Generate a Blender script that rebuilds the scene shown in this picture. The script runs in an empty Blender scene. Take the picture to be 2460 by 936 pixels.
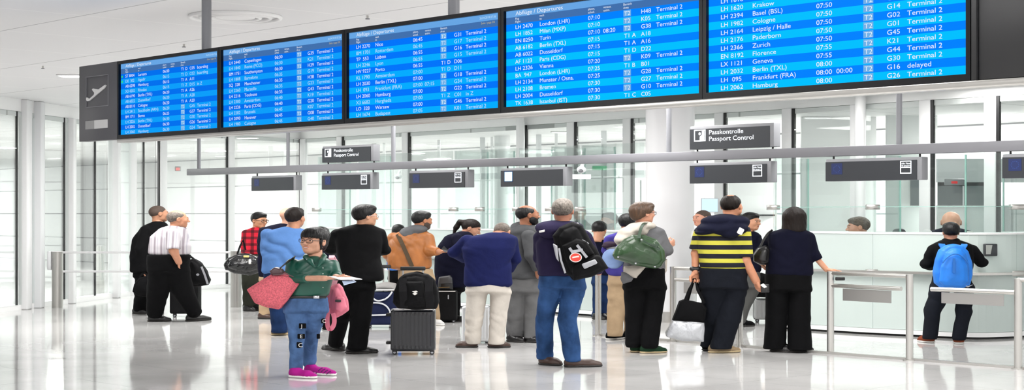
import bpy, bmesh, math, random
import numpy as np
from mathutils import Vector, Matrix
C = bpy.context.scene
COL = C.collection
# ------------------------------------------------------------------ camera, sky, added lights, exposure
FPX = 3850.0; HOR = 512.0; CX = 1230.0; EYE = 1.65; S = 1.32
cam = bpy.data.cameras.new('camera'); camo = bpy.data.objects.new('camera', cam); COL.objects.link(camo)
camo.location = (0, 0, EYE); camo.rotation_euler = (math.pi/2, 0, 0)
cam.sensor_fit = 'HORIZONTAL'; cam.sensor_width = 36.0; cam.lens = 36.0*FPX/2460.0
cam.shift_y = 44.0/2460.0; cam.clip_end = 300
C.camera = camo
C.view_settings.view_transform = 'Standard'; C.view_settings.look = 'None'
C.view_settings.gamma = 1; C.view_settings.use_curve_mapping = False
C.view_settings.exposure = 0.0
w = bpy.data.worlds.new('world'); C.world = w; w.use_nodes = True
w.node_tree.nodes['Background'].inputs[0].default_value = (1.0, 0.99, 0.98, 1)
w.node_tree.nodes['Background'].inputs[1].default_value = 1.45
def area(name, loc, sx, sy, power, rot=(0, 0, 0)):
    l = bpy.data.lights.new(name, 'AREA'); l.shape = 'RECTANGLE'; l.size = sx; l.size_y = sy; l.energy = power
    l.color = (1, 0.985, 0.96)
    o = bpy.data.objects.new(name, l); COL.objects.link(o); o.location = loc; o.rotation_euler = rot
    return o
ROT = math.atan2(-0.7348, 0.6783)
# unseen area lights added to brighten the hall: near the viewer, then over the queue
for (x, y) in ((-5, 3), (1, 3), (7, 3), (-4, 10), (2.5, 10), (8, 10)):
    area('hall_fill_light', (x, y, 3.5), 2.4, 2.4, 290)
for (x, y) in ((0.6, 17.4), (3.8, 16.0), (-2.2, 20.0), (1.4, 21.0), (4.6, 19.6), (-4.6, 24.6), (-0.9, 24.6), (-3.6, 29.0)):
    area('hall_fill_light', (x, y, 3.54), 1.6, 1.6, 125, (0, 0, ROT))
area('hall_fill_light', (-5.95, 23.2, 3.54), 0.5, 0.5, 150, (0, 0, ROT))  # small extra light added to brighten the grey left glass wall
# fill lights for the room behind the glass and the right desk
for (x, y) in ((-5.5, 40), (-1.5, 37), (2.0, 33.5), (5.0, 30), (8.0, 27), (-9.5, 44), (-10, 36), (-11.5, 30), (-14, 36), (-13, 46), (-9.3, 32.5)):
    area('back_room_slot_fill', (x, y, 3.22), 1.1, 0.2, 245, (0, 0, ROT))  # shaped like the room's slot lights; several added to brighten its left side
for (x, y) in ((6.9, 23.4), (5.0, 24.4)):
    area('desk_fill_light', (x, y, 3.5), 1.0, 0.3, 30, (0, 0, ROT))  # no fixture here; added to lift the dark officers behind the desk glass

# ------------------------------------------------------------------ helpers
def lin(c):
    out = []
    for v in c[:3]:
        v = v/255.0
        out.append(v/12.92 if v <= 0.04045 else ((v+0.055)/1.055)**2.4)
    return tuple(out)
def mat(name, rgb, rough=0.6, metal=0.0, spec=0.5, emit=None, estr=1.0, bump=0.0, bscale=60.0, mottle=0.0, mscale=8.0, coat=0.0, sheen=0.0, stretch=None):
    m = bpy.data.materials.new(name); m.use_nodes = True
    nt = m.node_tree; b = nt.nodes['Principled BSDF']
    c = lin(rgb) + (1,)
    b.inputs['Base Color'].default_value = c; b.inputs['Roughness'].default_value = rough
    b.inputs['Metallic'].default_value = metal; b.inputs['Specular IOR Level'].default_value = spec
    b.inputs['Coat Weight'].default_value = coat; b.inputs['Sheen Weight'].default_value = sheen
    if emit is not None:
        b.inputs['Emission Color'].default_value = lin(emit) + (1,); b.inputs['Emission Strength'].default_value = estr
    if bump or mottle:
        tc = nt.nodes.new('ShaderNodeTexCoord'); vec = tc.outputs['Object']
        if stretch:
            mp = nt.nodes.new('ShaderNodeMapping'); mp.inputs['Scale'].default_value = stretch
            nt.links.new(vec, mp.inputs['Vector']); vec = mp.outputs['Vector']
    if mottle:
        n = nt.nodes.new('ShaderNodeTexNoise'); n.inputs['Scale'].default_value = mscale; n.inputs['Detail'].default_value = 4
        nt.links.new(vec, n.inputs['Vector'])
        mx = nt.nodes.new('ShaderNodeMix'); mx.data_type = 'RGBA'
        mx.inputs[6].default_value = tuple(x*(1-mottle) for x in c[:3]) + (1,)
        mx.inputs[7].default_value = tuple(min(1, x*(1+mottle)) for x in c[:3]) + (1,)
        mr = nt.nodes.new('ShaderNodeMapRange'); mr.inputs[1].default_value = 0.32; mr.inputs[2].default_value = 0.68; nt.links.new(n.outputs['Fac'], mr.inputs[0]); nt.links.new(mr.outputs[0], mx.inputs[0]); nt.links.new(mx.outputs[2], b.inputs['Base Color'])
    if bump:
        n2 = nt.nodes.new('ShaderNodeTexNoise'); n2.inputs['Scale'].default_value = bscale; n2.inputs['Detail'].default_value = 3; n2.inputs['Distortion'].default_value = 0.7 if bscale < 15 else 0.0
        nt.links.new(vec, n2.inputs['Vector'])
        bp = nt.nodes.new('ShaderNodeBump'); bp.inputs['Strength'].default_value = bump; bp.inputs['Distance'].default_value = 0.01 if bscale > 15 else 0.035
        nt.links.new(n2.outputs['Fac'], bp.inputs['Height']); nt.links.new(bp.outputs['Normal'], b.inputs['Normal'])
    return m
def cloth(name, rgb0, rough=0.9, mottle=0.10, bump=0.32, bscale=6.0, spec=0.12, mscale=6.0, sheen=0.0):
    rgb = tuple(v*0.86 for v in rgb0)
    return mat(name, rgb, rough, 0, spec, bump=bump, bscale=bscale, mottle=mottle, mscale=mscale, sheen=sheen)
def glass_mat(name, tint, refl=0.5, frost=0.0):
    m = bpy.data.materials.new(name); m.use_nodes = True; nt = m.node_tree; nt.nodes.clear()
    out = nt.nodes.new('ShaderNodeOutputMaterial')
    tr = nt.nodes.new('ShaderNodeBsdfTransparent'); tr.inputs[0].default_value = lin(tint) + (1,)
    gl = nt.nodes.new('ShaderNodeBsdfGlossy'); gl.inputs['Roughness'].default_value = 0.02
    fr = nt.nodes.new('ShaderNodeFresnel'); fr.inputs[0].default_value = 1.45
    mu = nt.nodes.new('ShaderNodeMath'); mu.operation = 'MULTIPLY'; mu.inputs[1].default_value = refl
    nt.links.new(fr.outputs[0], mu.inputs[0])
    mx = nt.nodes.new('ShaderNodeMixShader'); nt.links.new(mu.outputs[0], mx.inputs[0])
    last = tr.outputs[0]
    if frost:
        df = nt.nodes.new('ShaderNodeBsdfDiffuse'); df.inputs[0].default_value = lin(tint) + (1,)
        tl = nt.nodes.new('ShaderNodeBsdfTranslucent'); tl.inputs[0].default_value = lin(tint) + (1,)
        m2 = nt.nodes.new('ShaderNodeMixShader'); m2.inputs[0].default_value = 0.35
        nt.links.new(df.outputs[0], m2.inputs[1]); nt.links.new(tl.outputs[0], m2.inputs[2])
        m3 = nt.nodes.new('ShaderNodeMixShader'); m3.inputs[0].default_value = frost
        nt.links.new(tr.outputs[0], m3.inputs[1]); nt.links.new(m2.outputs[0], m3.inputs[2]); last = m3.outputs[0]
    nt.links.new(last, mx.inputs[1]); nt.links.new(gl.outputs[0], mx.inputs[2])
    nt.links.new(mx.outputs[0], out.inputs[0])
    return m
def setp(o, label=None, cat=None, group=None, kind=None):
    if label: o['label'] = label
    if cat: o['category'] = cat
    if group: o['group'] = group
    if kind: o['kind'] = kind
    return o
def thing(name, label, cat, loc=(0, 0, 0), rz=0.0, group=None):
    o = bpy.data.objects.new(name, None); COL.objects.link(o); o.empty_display_size = 0.1
    o.location = loc; o.rotation_euler = (0, 0, rz)
    return setp(o, label, cat, group)
def link_mesh(name, me, parent=None, mats=()):
    o = bpy.data.objects.new(name, me); COL.objects.link(o)
    for m in mats: me.materials.append(m)
    if parent is not None: o.parent = parent
    return o
class MB:
    def __init__(s): s.v = []; s.f = []; s.mi = []; s.sm = []
    def add(s, vs, fs, mi=0, smooth=False):
        n = len(s.v); s.v += [tuple(v) for v in vs]
        for f in fs: s.f.append(tuple(i+n for i in f)); s.mi.append(mi); s.sm.append(smooth)
        return s
    def box(s, lo, hi, mi=0, M=None):
        x0, y0, z0 = lo; x1, y1, z1 = hi
        vs = [Vector(p) for p in ((x0,y0,z0),(x1,y0,z0),(x1,y1,z0),(x0,y1,z0),(x0,y0,z1),(x1,y0,z1),(x1,y1,z1),(x0,y1,z1))]
        if M is not None: vs = [M @ v for v in vs]
        return s.add(vs, [(0,3,2,1),(4,5,6,7),(0,1,5,4),(1,2,6,5),(2,3,7,6),(3,0,4,7)], mi)
    def bbox(s, lo, hi, r=0.01, seg=2, mi=0, M=None):
        bm = bmesh.new(); bmesh.ops.create_cube(bm, size=1)
        for v in bm.verts:
            v.co = Vector([(lo[i]+hi[i])/2 + v.co[i]*(hi[i]-lo[i]) for i in range(3)])
        bmesh.ops.bevel(bm, geom=list(bm.edges), offset=r, segments=seg, affect='EDGES', profile=0.5)
        vs = [M @ v.co if M is not None else v.co.copy() for v in bm.verts]
        bm.verts.index_update()
        s.add(vs, [[v.index for v in f.verts] for f in bm.faces], mi, True); bm.free(); return s
    def tube(s, pts, r, seg=12, mi=0, caps=True, rad=None):
        pts = [Vector(p) for p in pts]; n = len(pts); rings = []; vs = []
        up = Vector((0, 0, 1)); prev = None
        for i, p in enumerate(pts):
            t = (pts[min(i+1, n-1)] - pts[max(i-1, 0)]).normalized()
            if prev is None:
                a = t.cross(up) if abs(t.dot(up)) < 0.95 else t.cross(Vector((1, 0, 0)))
            else: a = prev - t*prev.dot(t)
            a.normalize(); prev = a; b = t.cross(a)
            rr = rad[i] if rad else r
            vs += [p + (a*math.cos(2*math.pi*k/seg) + b*math.sin(2*math.pi*k/seg))*rr for k in range(seg)]
        fs = []
        for i in range(n-1):
            for k in range(seg):
                k2 = (k+1) % seg
                fs.append((i*seg+k, i*seg+k2, (i+1)*seg+k2, (i+1)*seg+k))
        s.add(vs, fs, mi, True)
        if caps:
            s.add(vs[:seg], [tuple(range(seg))[::-1]], mi); s.add(vs[-seg:], [tuple(range(seg))], mi)
        return s
    def cyl(s, p, r, h, seg=24, mi=0): return s.tube([p, (p[0], p[1], p[2]+h)], r, seg, mi)
    def strap(s, pts, wv, wid, th, mi=0):
        # flat band along pts; wv = width direction
        pts = [Vector(p) for p in pts]; n = len(pts); wv = Vector(wv).normalized(); vs = []
        for i, p in enumerate(pts):
            t = (pts[min(i+1, n-1)] - pts[max(i-1, 0)]).normalized()
            a = (wv - t*wv.dot(t)).normalized(); b = t.cross(a)
            for (sa, sb) in ((-1,-1),(1,-1),(1,1),(-1,1)): vs.append(p + a*sa*wid/2 + b*sb*th/2)
        fs = []
        for i in range(n-1):
            for k in range(4): fs.append((i*4+k, i*4+(k+1) % 4, (i+1)*4+(k+1) % 4, (i+1)*4+k))
        fs += [(3,2,1,0), tuple((n-1)*4+k for k in range(4))]
        return s.add(vs, fs, mi, False)
    def ribbon(s, plan, z0, z1, th, mi=0):
        # vertical slab following a plan polyline (x,y), thickness th to the left side
        n = len(plan); P = [Vector((p[0], p[1])) for p in plan]; N = []
        for i in range(n):
            t = (P[min(i+1, n-1)] - P[max(i-1, 0)]).normalized(); N.append(Vector((-t.y, t.x)))
        vs = []
        for i in range(n):
            a = P[i]; b = P[i] + N[i]*th
            vs += [(a.x,a.y,z0),(a.x,a.y,z1),(b.x,b.y,z1),(b.x,b.y,z0)]
        fs = []
        for i in range(n-1):
            for k in range(4): fs.append((i*4+k, (i+1)*4+k, (i+1)*4+(k+1) % 4, i*4+(k+1) % 4))
        fs += [(0,1,2,3), tuple((n-1)*4+k for k in (3,2,1,0))]
        return s.add(vs, fs, mi)
    def poly(s, pts, y0, y1, mi=0, M=None):
        # prism: outline pts (x,z), from y0 to y1
        n = len(pts); vs = [Vector((p[0], y0, p[1])) for p in pts] + [Vector((p[0], y1, p[1])) for p in pts]
        if M is not None: vs = [M @ v for v in vs]
        fs = [tuple(range(n)), tuple(range(2*n-1, n-1, -1))] + [(i, i+n, (i+1) % n + n, (i+1) % n) for i in range(n)]
        return s.add(vs, fs, mi)
    def disc(s, c, r, y, seg=20, mi=0, sx=1.0):
        return s.add([(c[0]+sx*r*math.cos(2*math.pi*k/seg), y, c[1]+r*math.sin(2*math.pi*k/seg)) for k in range(seg)], [tuple(range(seg))], mi)
    def build(s, name, mats, parent=None):
        me = bpy.data.meshes.new(name); me.from_pydata(s.v, [], s.f)
        if not isinstance(mats, (list, tuple)): mats = [mats]
        o = link_mesh(name, me, parent, mats)
        me.polygons.foreach_set('material_index', s.mi); me.polygons.foreach_set('use_smooth', s.sm)
        bm = bmesh.new(); bm.from_mesh(me); bmesh.ops.recalc_face_normals(bm, faces=bm.faces); bm.to_mesh(me); bm.free()
        me.update(); return o
def P(px, py, Y): return Vector(((px-CX)*Y/FPX, Y, EYE-(py-HOR)*Y/FPX))
def G(px, py):
    Y = EYE*FPX/(py-HOR); return Vector(((px-CX)*Y/FPX, Y, 0))
def hit(px, A, d):
    k = (px-CX)/FPX; return (k*A[1]-A[0])/(d[0]-k*d[1])
D1 = Vector((0.6783, -0.7348, 0)); D2 = Vector((0.7348, 0.6783, 0))

# text: many strings in one mesh, lettering lies in the local x,z plane facing -y
def text_mesh(name, items, mats, parent, y):
    objs = []
    for (body, x, z, size, sx, mi) in items:
        cu = bpy.data.curves.new('t', 'FONT'); cu.body = body; cu.size = size; cu.resolution_u = 4; cu.offset = 0.0
        o = bpy.data.objects.new('t', cu); COL.objects.link(o); objs.append((o, x, z, sx, mi))
    dg = bpy.context.evaluated_depsgraph_get(); dg.update(); mb = MB()
    for (o, x, z, sx, mi) in objs:
        me = bpy.data.meshes.new_from_object(o.evaluated_get(dg))
        mb.add([(x+v.co.x*sx, y, z+v.co.y) for v in me.vertices], [tuple(p.vertices) for p in me.polygons], mi)
        bpy.data.meshes.remove(me)
    for (o, *_r) in objs:
        cu = o.data; bpy.data.objects.remove(o); bpy.data.curves.remove(cu)
    me = bpy.data.meshes.new(name); me.from_pydata(mb.v, [], mb.f)
    o = link_mesh(name, me, parent, mats); me.polygons.foreach_set('material_index', mb.mi); me.update()
    return o

# ------------------------------------------------------------------ smooth solids from distance fields
def smin(a, b, k):
    if k <= 0: return np.minimum(a, b)
    h = np.clip(0.5+0.5*(b-a)/k, 0, 1); return b*(1-h)+a*h-k*h*(1-h)
class Field:
    def __init__(s, lo, hi, res):
        s.res = res; s.ax = [np.arange(lo[i]-2.5*res, hi[i]+3.5*res, res, dtype=np.float32) for i in range(3)]
        s.F = np.full([len(a) for a in s.ax], 0.5, np.float32)
    def blk(s, lo, hi, m):
        sl = []
        for i in range(3):
            a = np.searchsorted(s.ax[i], lo[i]-m); b = np.searchsorted(s.ax[i], hi[i]+m); sl.append(slice(int(a), int(b)))
        X = s.ax[0][sl[0]][:, None, None]; Y = s.ax[1][sl[1]][None, :, None]; Z = s.ax[2][sl[2]][None, None, :]
        return tuple(sl), X, Y, Z
    def put(s, sl, d, k, sub):
        if 0 in s.F[sl].shape: return
        d = np.broadcast_to(d, s.F[sl].shape)
        if sub: s.F[sl] = -smin(-s.F[sl], d, k)
        else: s.F[sl] = smin(s.F[sl], d, k)
    def cap(s, a, b, ra, rb, k=0.02, sub=False):
        a = np.array(a, float); b = np.array(b, float); r = max(ra, rb)
        sl, X, Y, Z = s.blk(np.minimum(a, b)-r, np.maximum(a, b)+r, k+3*s.res)
        ba = b-a; L = max(float(ba@ba), 1e-9)
        t = np.clip(((X-a[0])*ba[0]+(Y-a[1])*ba[1]+(Z-a[2])*ba[2])/L, 0, 1)
        d = np.sqrt((X-a[0]-t*ba[0])**2+(Y-a[1]-t*ba[1])**2+(Z-a[2]-t*ba[2])**2)-(ra+t*(rb-ra))
        s.put(sl, d, k, sub)
    def chain(s, pts, rad, k=0.02, sub=False):
        for i in range(len(pts)-1): s.cap(pts[i], pts[i+1], rad[i], rad[i+1], k, sub)
    def ell(s, c, rad, M=None, k=0.02, sub=False):
        rr = max(rad); c = np.array(c, float)
        sl, X, Y, Z = s.blk(c-rr, c+rr, k+3*s.res); X = X-c[0]; Y = Y-c[1]; Z = Z-c[2]
        if M is None: u, v, q = X/rad[0], Y/rad[1], Z/rad[2]
        else:
            u = (X*M[0][0]+Y*M[0][1]+Z*M[0][2])/rad[0]; v = (X*M[1][0]+Y*M[1][1]+Z*M[1][2])/rad[1]; q = (X*M[2][0]+Y*M[2][1]+Z*M[2][2])/rad[2]
        n = np.sqrt(u*u+v*v+q*q)
        g = np.sqrt((u/rad[0])**2+(v/rad[1])**2+(q/rad[2])**2)+1e-6
        s.put(sl, n*(n-1)/g, k, sub)
    def rbox(s, c, half, r, M=None, k=0.0, sub=False):
        c = np.array(c, float); rr = float(np.linalg.norm(half)) if M is not None else np.array(half)
        sl, X, Y, Z = s.blk(c-rr, c+rr, k+3*s.res); X = X-c[0]; Y = Y-c[1]; Z = Z-c[2]
        if M is not None:
            X, Y, Z = (X*M[0][0]+Y*M[0][1]+Z*M[0][2], X*M[1][0]+Y*M[1][1]+Z*M[1][2], X*M[2][0]+Y*M[2][1]+Z*M[2][2])
        a = np.abs(X)-half[0]+r; b = np.abs(Y)-half[1]+r; q = np.abs(Z)-half[2]+r
        d = np.sqrt(np.maximum(a, 0)**2+np.maximum(b, 0)**2+np.maximum(q, 0)**2)+np.minimum(np.maximum(np.maximum(a, b), q), 0)-r
        s.put(sl, d, k, sub)
    def stack(s, secs, k=0.02, kz=0.03, p=2.3, grow=0.0):
        # secs: (x, y, z, half width, half depth), any order
        A = np.array(sorted(secs, key=lambda q: q[2]), float)
        lo = [min(A[:, 0]-A[:, 3]), min(A[:, 1]-A[:, 4]), A[0, 2]]; hi = [max(A[:, 0]+A[:, 3]), max(A[:, 1]+A[:, 4]), A[-1, 2]]
        sl, X, Y, Z = s.blk(lo, hi, abs(grow)+k+3*s.res)
        z = Z[0, 0, :]
        def it(j):
            zz = np.linspace(A[0, 2]-0.05, A[-1, 2]+0.05, 200); v = np.interp(zz, A[:, 2], A[:, j])
            ker = np.hanning(17); ker /= ker.sum(); v = np.convolve(np.pad(v, 8, mode='edge'), ker, 'valid')
            return np.interp(z, zz, v)[None, None, :].astype(np.float32)
        cx, cy, hw, hd = it(0), it(1), it(3)+grow, it(4)+grow
        n = (np.abs((X-cx)/hw)**p+np.abs((Y-cy)/hd)**p)**(1/p)
        d = (n-1)*np.minimum(hw, hd)
        sz = np.maximum(A[0, 2]-Z, Z-A[-1, 2])-grow
        d = -smin(-d, -np.broadcast_to(sz, d.shape), kz)
        s.put(sl, d, k, False)
    def poly(s, pts, y0, y1, r=0.02, k=0.0, bulge=0.0, sub=False):
        Q = np.array(pts, float); lo = [Q[:, 0].min(), y0, Q[:, 1].min()]; hi = [Q[:, 0].max(), y1, Q[:, 1].max()]
        sl, X, Y, Z = s.blk(lo, hi, k+3*s.res); X2, Z2 = X[:, 0, :], Z[:, 0, :]
        X2, Z2 = np.broadcast_arrays(X2, Z2); n = len(Q); d = np.full(X2.shape, 1e9); sg = np.ones(X2.shape)
        for i in range(n):
            a = Q[i]; b = Q[i-1]; e = b-a; wx = X2-a[0]; wz = Z2-a[1]
            t = np.clip((wx*e[0]+wz*e[1])/max(e@e, 1e-9), 0, 1)
            d = np.minimum(d, (wx-e[0]*t)**2+(wz-e[1]*t)**2)
            c1 = Z2 >= a[1]; c2 = Z2 < b[1]; c3 = e[0]*wz > e[1]*wx
            sg = np.where((c1 & c2 & c3) | (~c1 & ~c2 & ~c3), -sg, sg)
        d2 = (sg*np.sqrt(d)+r)[:, None, :]
        half = (y1-y0)/2
        if bulge:
            ins = np.clip(-d2/0.16, 0, 1); half = half*(1-bulge+bulge*np.sqrt(1-(1-ins)**2))
        dy = np.abs(Y-(y0+y1)/2)-half+r
        dd = np.sqrt(np.maximum(d2, 0)**2+np.maximum(dy, 0)**2)+np.minimum(np.maximum(d2, dy), 0)-r
        s.put(sl, dd, k, sub)
    def XYZ(s): return s.ax[0][:, None, None], s.ax[1][None, :, None], s.ax[2][None, None, :]
    def clip(s, n, p):
        X, Y, Z = s.XYZ(); s.F = np.maximum(s.F, ((X-p[0])*n[0]+(Y-p[1])*n[1]+(Z-p[2])*n[2]).astype(np.float32))
    def clipz(s, lo=None, hi=None):
        if lo is not None: s.clip((0, 0, -1), (0, 0, lo))
        if hi is not None: s.clip((0, 0, 1), (0, 0, hi))
    def wrinkle(s, amp, fx, fz, seed=0, at=None):
        # soft folds: warped ridges in several directions, stronger near the points of at (x, y, z, radius)
        near = np.abs(s.F) < 0.06
        I = np.nonzero(near); x = s.ax[0][I[0]]; y = s.ax[1][I[1]]; z = s.ax[2][I[2]]
        r = np.random.RandomState(seed); d = 0
        wx = 0.9*np.sin(7*x+5*z+r.rand()*6)+0.8*np.sin(6*y-8*z+r.rand()*6)+0.5*np.sin(13*x-11*z+9*y+r.rand()*6)
        for o in range(5):
            g = 0.7+0.4*o; sg = r.choice([-1, 1]); u = fx*g*r.uniform(.5, 1.3)*sg; v = fz*g*r.uniform(.45, 1.1); w_ = fx*g*r.uniform(-1.2, 1.2)
            q = u*x+w_*y+v*z+(2.0+.5*o)*wx+r.rand()*6.28
            mod = 0.5+0.5*np.sin(5.0*x*r.uniform(-1, 1)+6*z*r.uniform(.4, 1)+4*y+r.rand()*6.28)
            d = d+mod*(1-2*np.abs(np.sin(q*.5)))*(0.85**o)
        a = amp/1.6
        if at is not None:
            k = 0.45
            for (ax, ay, az, rr) in at: k = k+1.0*np.exp(-((x-ax)**2+(y-ay)**2+(z-az)**2)/(rr*rr))
            a = a*k
        s.F[I] += a*d
    def mesh(s):
        F = s.F; F[0] = F[-1] = 0.5; F[:, 0] = F[:, -1] = 0.5; F[:, :, 0] = F[:, :, -1] = 0.5
        I = F < 0; n = [q-1 for q in F.shape]; cnt = np.zeros(n, np.int8)
        for a in (0, 1):
            for b in (0, 1):
                for c in (0, 1): cnt += I[a:n[0]+a, b:n[1]+b, c:n[2]+c]
        ci = np.nonzero((cnt > 0) & (cnt < 8)); N = len(ci[0])
        idx = np.full(n, -1, np.int64); idx[ci] = np.arange(N)
        cor = {(a, b, c): F[ci[0]+a, ci[1]+b, ci[2]+c] for a in (0, 1) for b in (0, 1) for c in (0, 1)}
        acc = np.zeros((N, 3)); num = np.zeros(N)
        for p in cor:
            for ax in range(3):
                if p[ax] == 0:
                    q = list(p); q[ax] = 1; f0 = cor[p]; f1 = cor[tuple(q)]; x = (f0 < 0) != (f1 < 0)
                    t = np.where(x, f0/np.where(x, f0-f1, 1), 0)
                    for j in range(3): acc[:, j] += np.where(x, p[j]+(t if j == ax else 0), 0)
                    num += x
        acc /= num[:, None]
        V = np.stack([s.ax[j][0]+(ci[j]+acc[:, j])*s.res for j in range(3)], 1)
        fs = []
        for ax in range(3):
            u, v = (ax+1) % 3, (ax+2) % 3
            A = [slice(None)]*3; B = [slice(None)]*3; A[ax] = slice(0, -1); B[ax] = slice(1, None)
            ins = I[tuple(A)]; x = ins != I[tuple(B)]; e = np.nonzero(x); fl = ins[e]
            def cell(du, dv):
                q = list(e); q[u] = e[u]+du; q[v] = e[v]+dv; return idx[tuple(q)]
            ok = (e[u] > 0) & (e[v] > 0) & (e[u] < n[u]) & (e[v] < n[v])
            e = tuple(q[ok] for q in e); fl = fl[ok]
            quad = np.stack([cell(-1, -1), cell(0, -1), cell(0, 0), cell(-1, 0)], 1)
            quad[~fl] = quad[~fl][:, ::-1]; fs.append(quad)
        return V, np.concatenate(fs)
def solid(name, parts, mats, parent, sc=(S, S, 1.0), mfun=None, ofs=(0, 0, 0)):
    # parts: list of (V, quads) joined in one smooth mesh; sc scales to the place's proportions
    V = np.concatenate([p[0] for p in parts]); o = 0; Q = []; own = []
    for i, (v, q) in enumerate(parts): Q.append(q+o); o += len(v); own.append(np.full(len(q), i))
    Q = np.concatenate(Q); own = np.concatenate(own)
    me = bpy.data.meshes.new(name); nv = len(V); nq = len(Q)
    me.vertices.add(nv); me.loops.add(nq*4); me.polygons.add(nq)
    VV = (V+np.array(ofs))*np.array(sc)
    me.vertices.foreach_set('co', VV.astype(np.float32).ravel()); me.loops.foreach_set('vertex_index', Q.astype(np.int32).ravel())
    me.polygons.foreach_set('loop_start', np.arange(nq, dtype=np.int32)*4)
    me.polygons.foreach_set('use_smooth', np.ones(nq, bool))
    if mfun is not None: me.polygons.foreach_set('material_index', mfun(V[Q].mean(1), own).astype(np.int32))
    me.update(calc_edges=True); me.validate()
    if not isinstance(mats, (list, tuple)): mats = [mats]
    return link_mesh(name, me, parent, mats)
# ------------------------------------------------------------------ materials of the place
M = {}
M['white'] = mat('white_paint', (240, 240, 240), 0.5)
M['post'] = mat('white_post', (232, 232, 233), 0.35, spec=0.5)
M['greypost'] = mat('pale_grey_post', (222, 223, 225), 0.35)
M['gasket'] = mat('black_gasket', (22, 22, 24), 0.5)
M['steel'] = mat('brushed_steel', (190, 188, 184), 0.3, 0.9, bump=0.02, bscale=200)
M['rodgrey'] = mat('grey_rod', (122, 123, 128), 0.45)
M['beam'] = mat('grey_beam', (116, 116, 121), 0.5)
M['signface'] = mat('sign_face', (40, 43, 48), 0.35)
M['housing'] = mat('sign_housing', (128, 129, 133), 0.45)
M['lit'] = mat('lit_white', (235, 240, 245), 0.4, emit=(240, 246, 255), estr=0.75)
M['black'] = mat('black_plastic', (16, 17, 20), 0.4)
M['glass'] = glass_mat('clear_glass', (250, 253, 252), 0.4)
M['mint'] = glass_mat('mint_glass', (247, 251, 250), 0.35)
M['frost'] = glass_mat('frosted_glass', (228, 238, 235), 0.35, 0.92)
M['edge'] = mat('glass_edge', (150, 190, 180), 0.2)
def grid_material(name, rgb, line, sx, sy, lw, rough, lw2=None, line2=None):
    m = mat(name, rgb, rough); nt = m.node_tree; b = nt.nodes['Principled BSDF']
    tc = nt.nodes.new('ShaderNodeTexCoord'); sp = nt.nodes.new('ShaderNodeSeparateXYZ'); nt.links.new(tc.outputs['Object'], sp.inputs[0])
    def math_(op, a, v=None):
        q = nt.nodes.new('ShaderNodeMath'); q.operation = op
        if hasattr(a, 'links'): nt.links.new(a, q.inputs[0])
        else: q.inputs[0].default_value = a
        if v is not None:
            if hasattr(v, 'links'): nt.links.new(v, q.inputs[1])
            else: q.inputs[1].default_value = v
        return q.outputs[0]
    def ln(o, s, w):
        return math_('LESS_THAN', math_('FLOORED_MODULO', math_('ADD', o, w/2), s), w)
    fx = ln(sp.outputs[0], sx, lw2 or lw); fy = ln(sp.outputs[1], sy, lw)
    mx = nt.nodes.new('ShaderNodeMix'); mx.data_type = 'RGBA'; mx.inputs[6].default_value = lin(rgb)+(1,); mx.inputs[7].default_value = lin(line2 or line)+(1,)
    nt.links.new(fx, mx.inputs[0])
    m2 = nt.nodes.new('ShaderNodeMix'); m2.data_type = 'RGBA'; m2.inputs[7].default_value = lin(line)+(1,)
    nt.links.new(mx.outputs[2], m2.inputs[6]); nt.links.new(fy, m2.inputs[0]); nt.links.new(m2.outputs[2], b.inputs['Base Color'])
    return m, nt, b, m2
# ------------------------------------------------------------------ floor
def struct(o): o['kind'] = 'structure'; return o
fm, nt, b, m2 = grid_material('polished_stone_floor', (206, 205, 204), (176, 176, 176), 1.18, 1.18, 0.006, 0.06)
tc = [n for n in nt.nodes if n.type == 'TEX_COORD'][0]
n1 = nt.nodes.new('ShaderNodeTexNoise'); n1.inputs['Scale'].default_value = 90; n1.inputs['Detail'].default_value = 3; nt.links.new(tc.outputs['Object'], n1.inputs['Vector'])
n2 = nt.nodes.new('ShaderNodeTexNoise'); n2.inputs['Scale'].default_value = 1.3; n2.inputs['Detail'].default_value = 5; nt.links.new(tc.outputs['Object'], n2.inputs['Vector'])
ad = nt.nodes.new('ShaderNodeMath'); ad.operation = 'MULTIPLY_ADD'; ad.inputs[1].default_value = 0.45; nt.links.new(n1.outputs[0], ad.inputs[0]); nt.links.new(n2.outputs[0], ad.inputs[2])
rmp = nt.nodes.new('ShaderNodeMapRange'); rmp.inputs[1].default_value = 0.35; rmp.inputs[2].default_value = 1.1; rmp.inputs[3].default_value = 0.86; rmp.inputs[4].default_value = 1.12
nt.links.new(ad.outputs[0], rmp.inputs[0])
mm = nt.nodes.new('ShaderNodeMix'); mm.data_type = 'RGBA'; mm.blend_type = 'MULTIPLY'; mm.inputs[0].default_value = 1
nt.links.new(m2.outputs[2], mm.inputs[6]); nt.links.new(rmp.outputs[0], mm.inputs[7]); nt.links.new(mm.outputs[2], b.inputs['Base Color'])
rr = nt.nodes.new('ShaderNodeMapRange'); rr.inputs[3].default_value = 0.035; rr.inputs[4].default_value = 0.11; nt.links.new(n2.outputs[0], rr.inputs[0]); nt.links.new(rr.outputs[0], b.inputs['Roughness'])
b.inputs['Specular IOR Level'].default_value = 0.75
o = struct(MB().box((-40, -30, -0.1), (40, 50, 0)).build('floor', fm)); o.rotation_euler[2] = ROT; o.location = (0, 20, 0)
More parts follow.
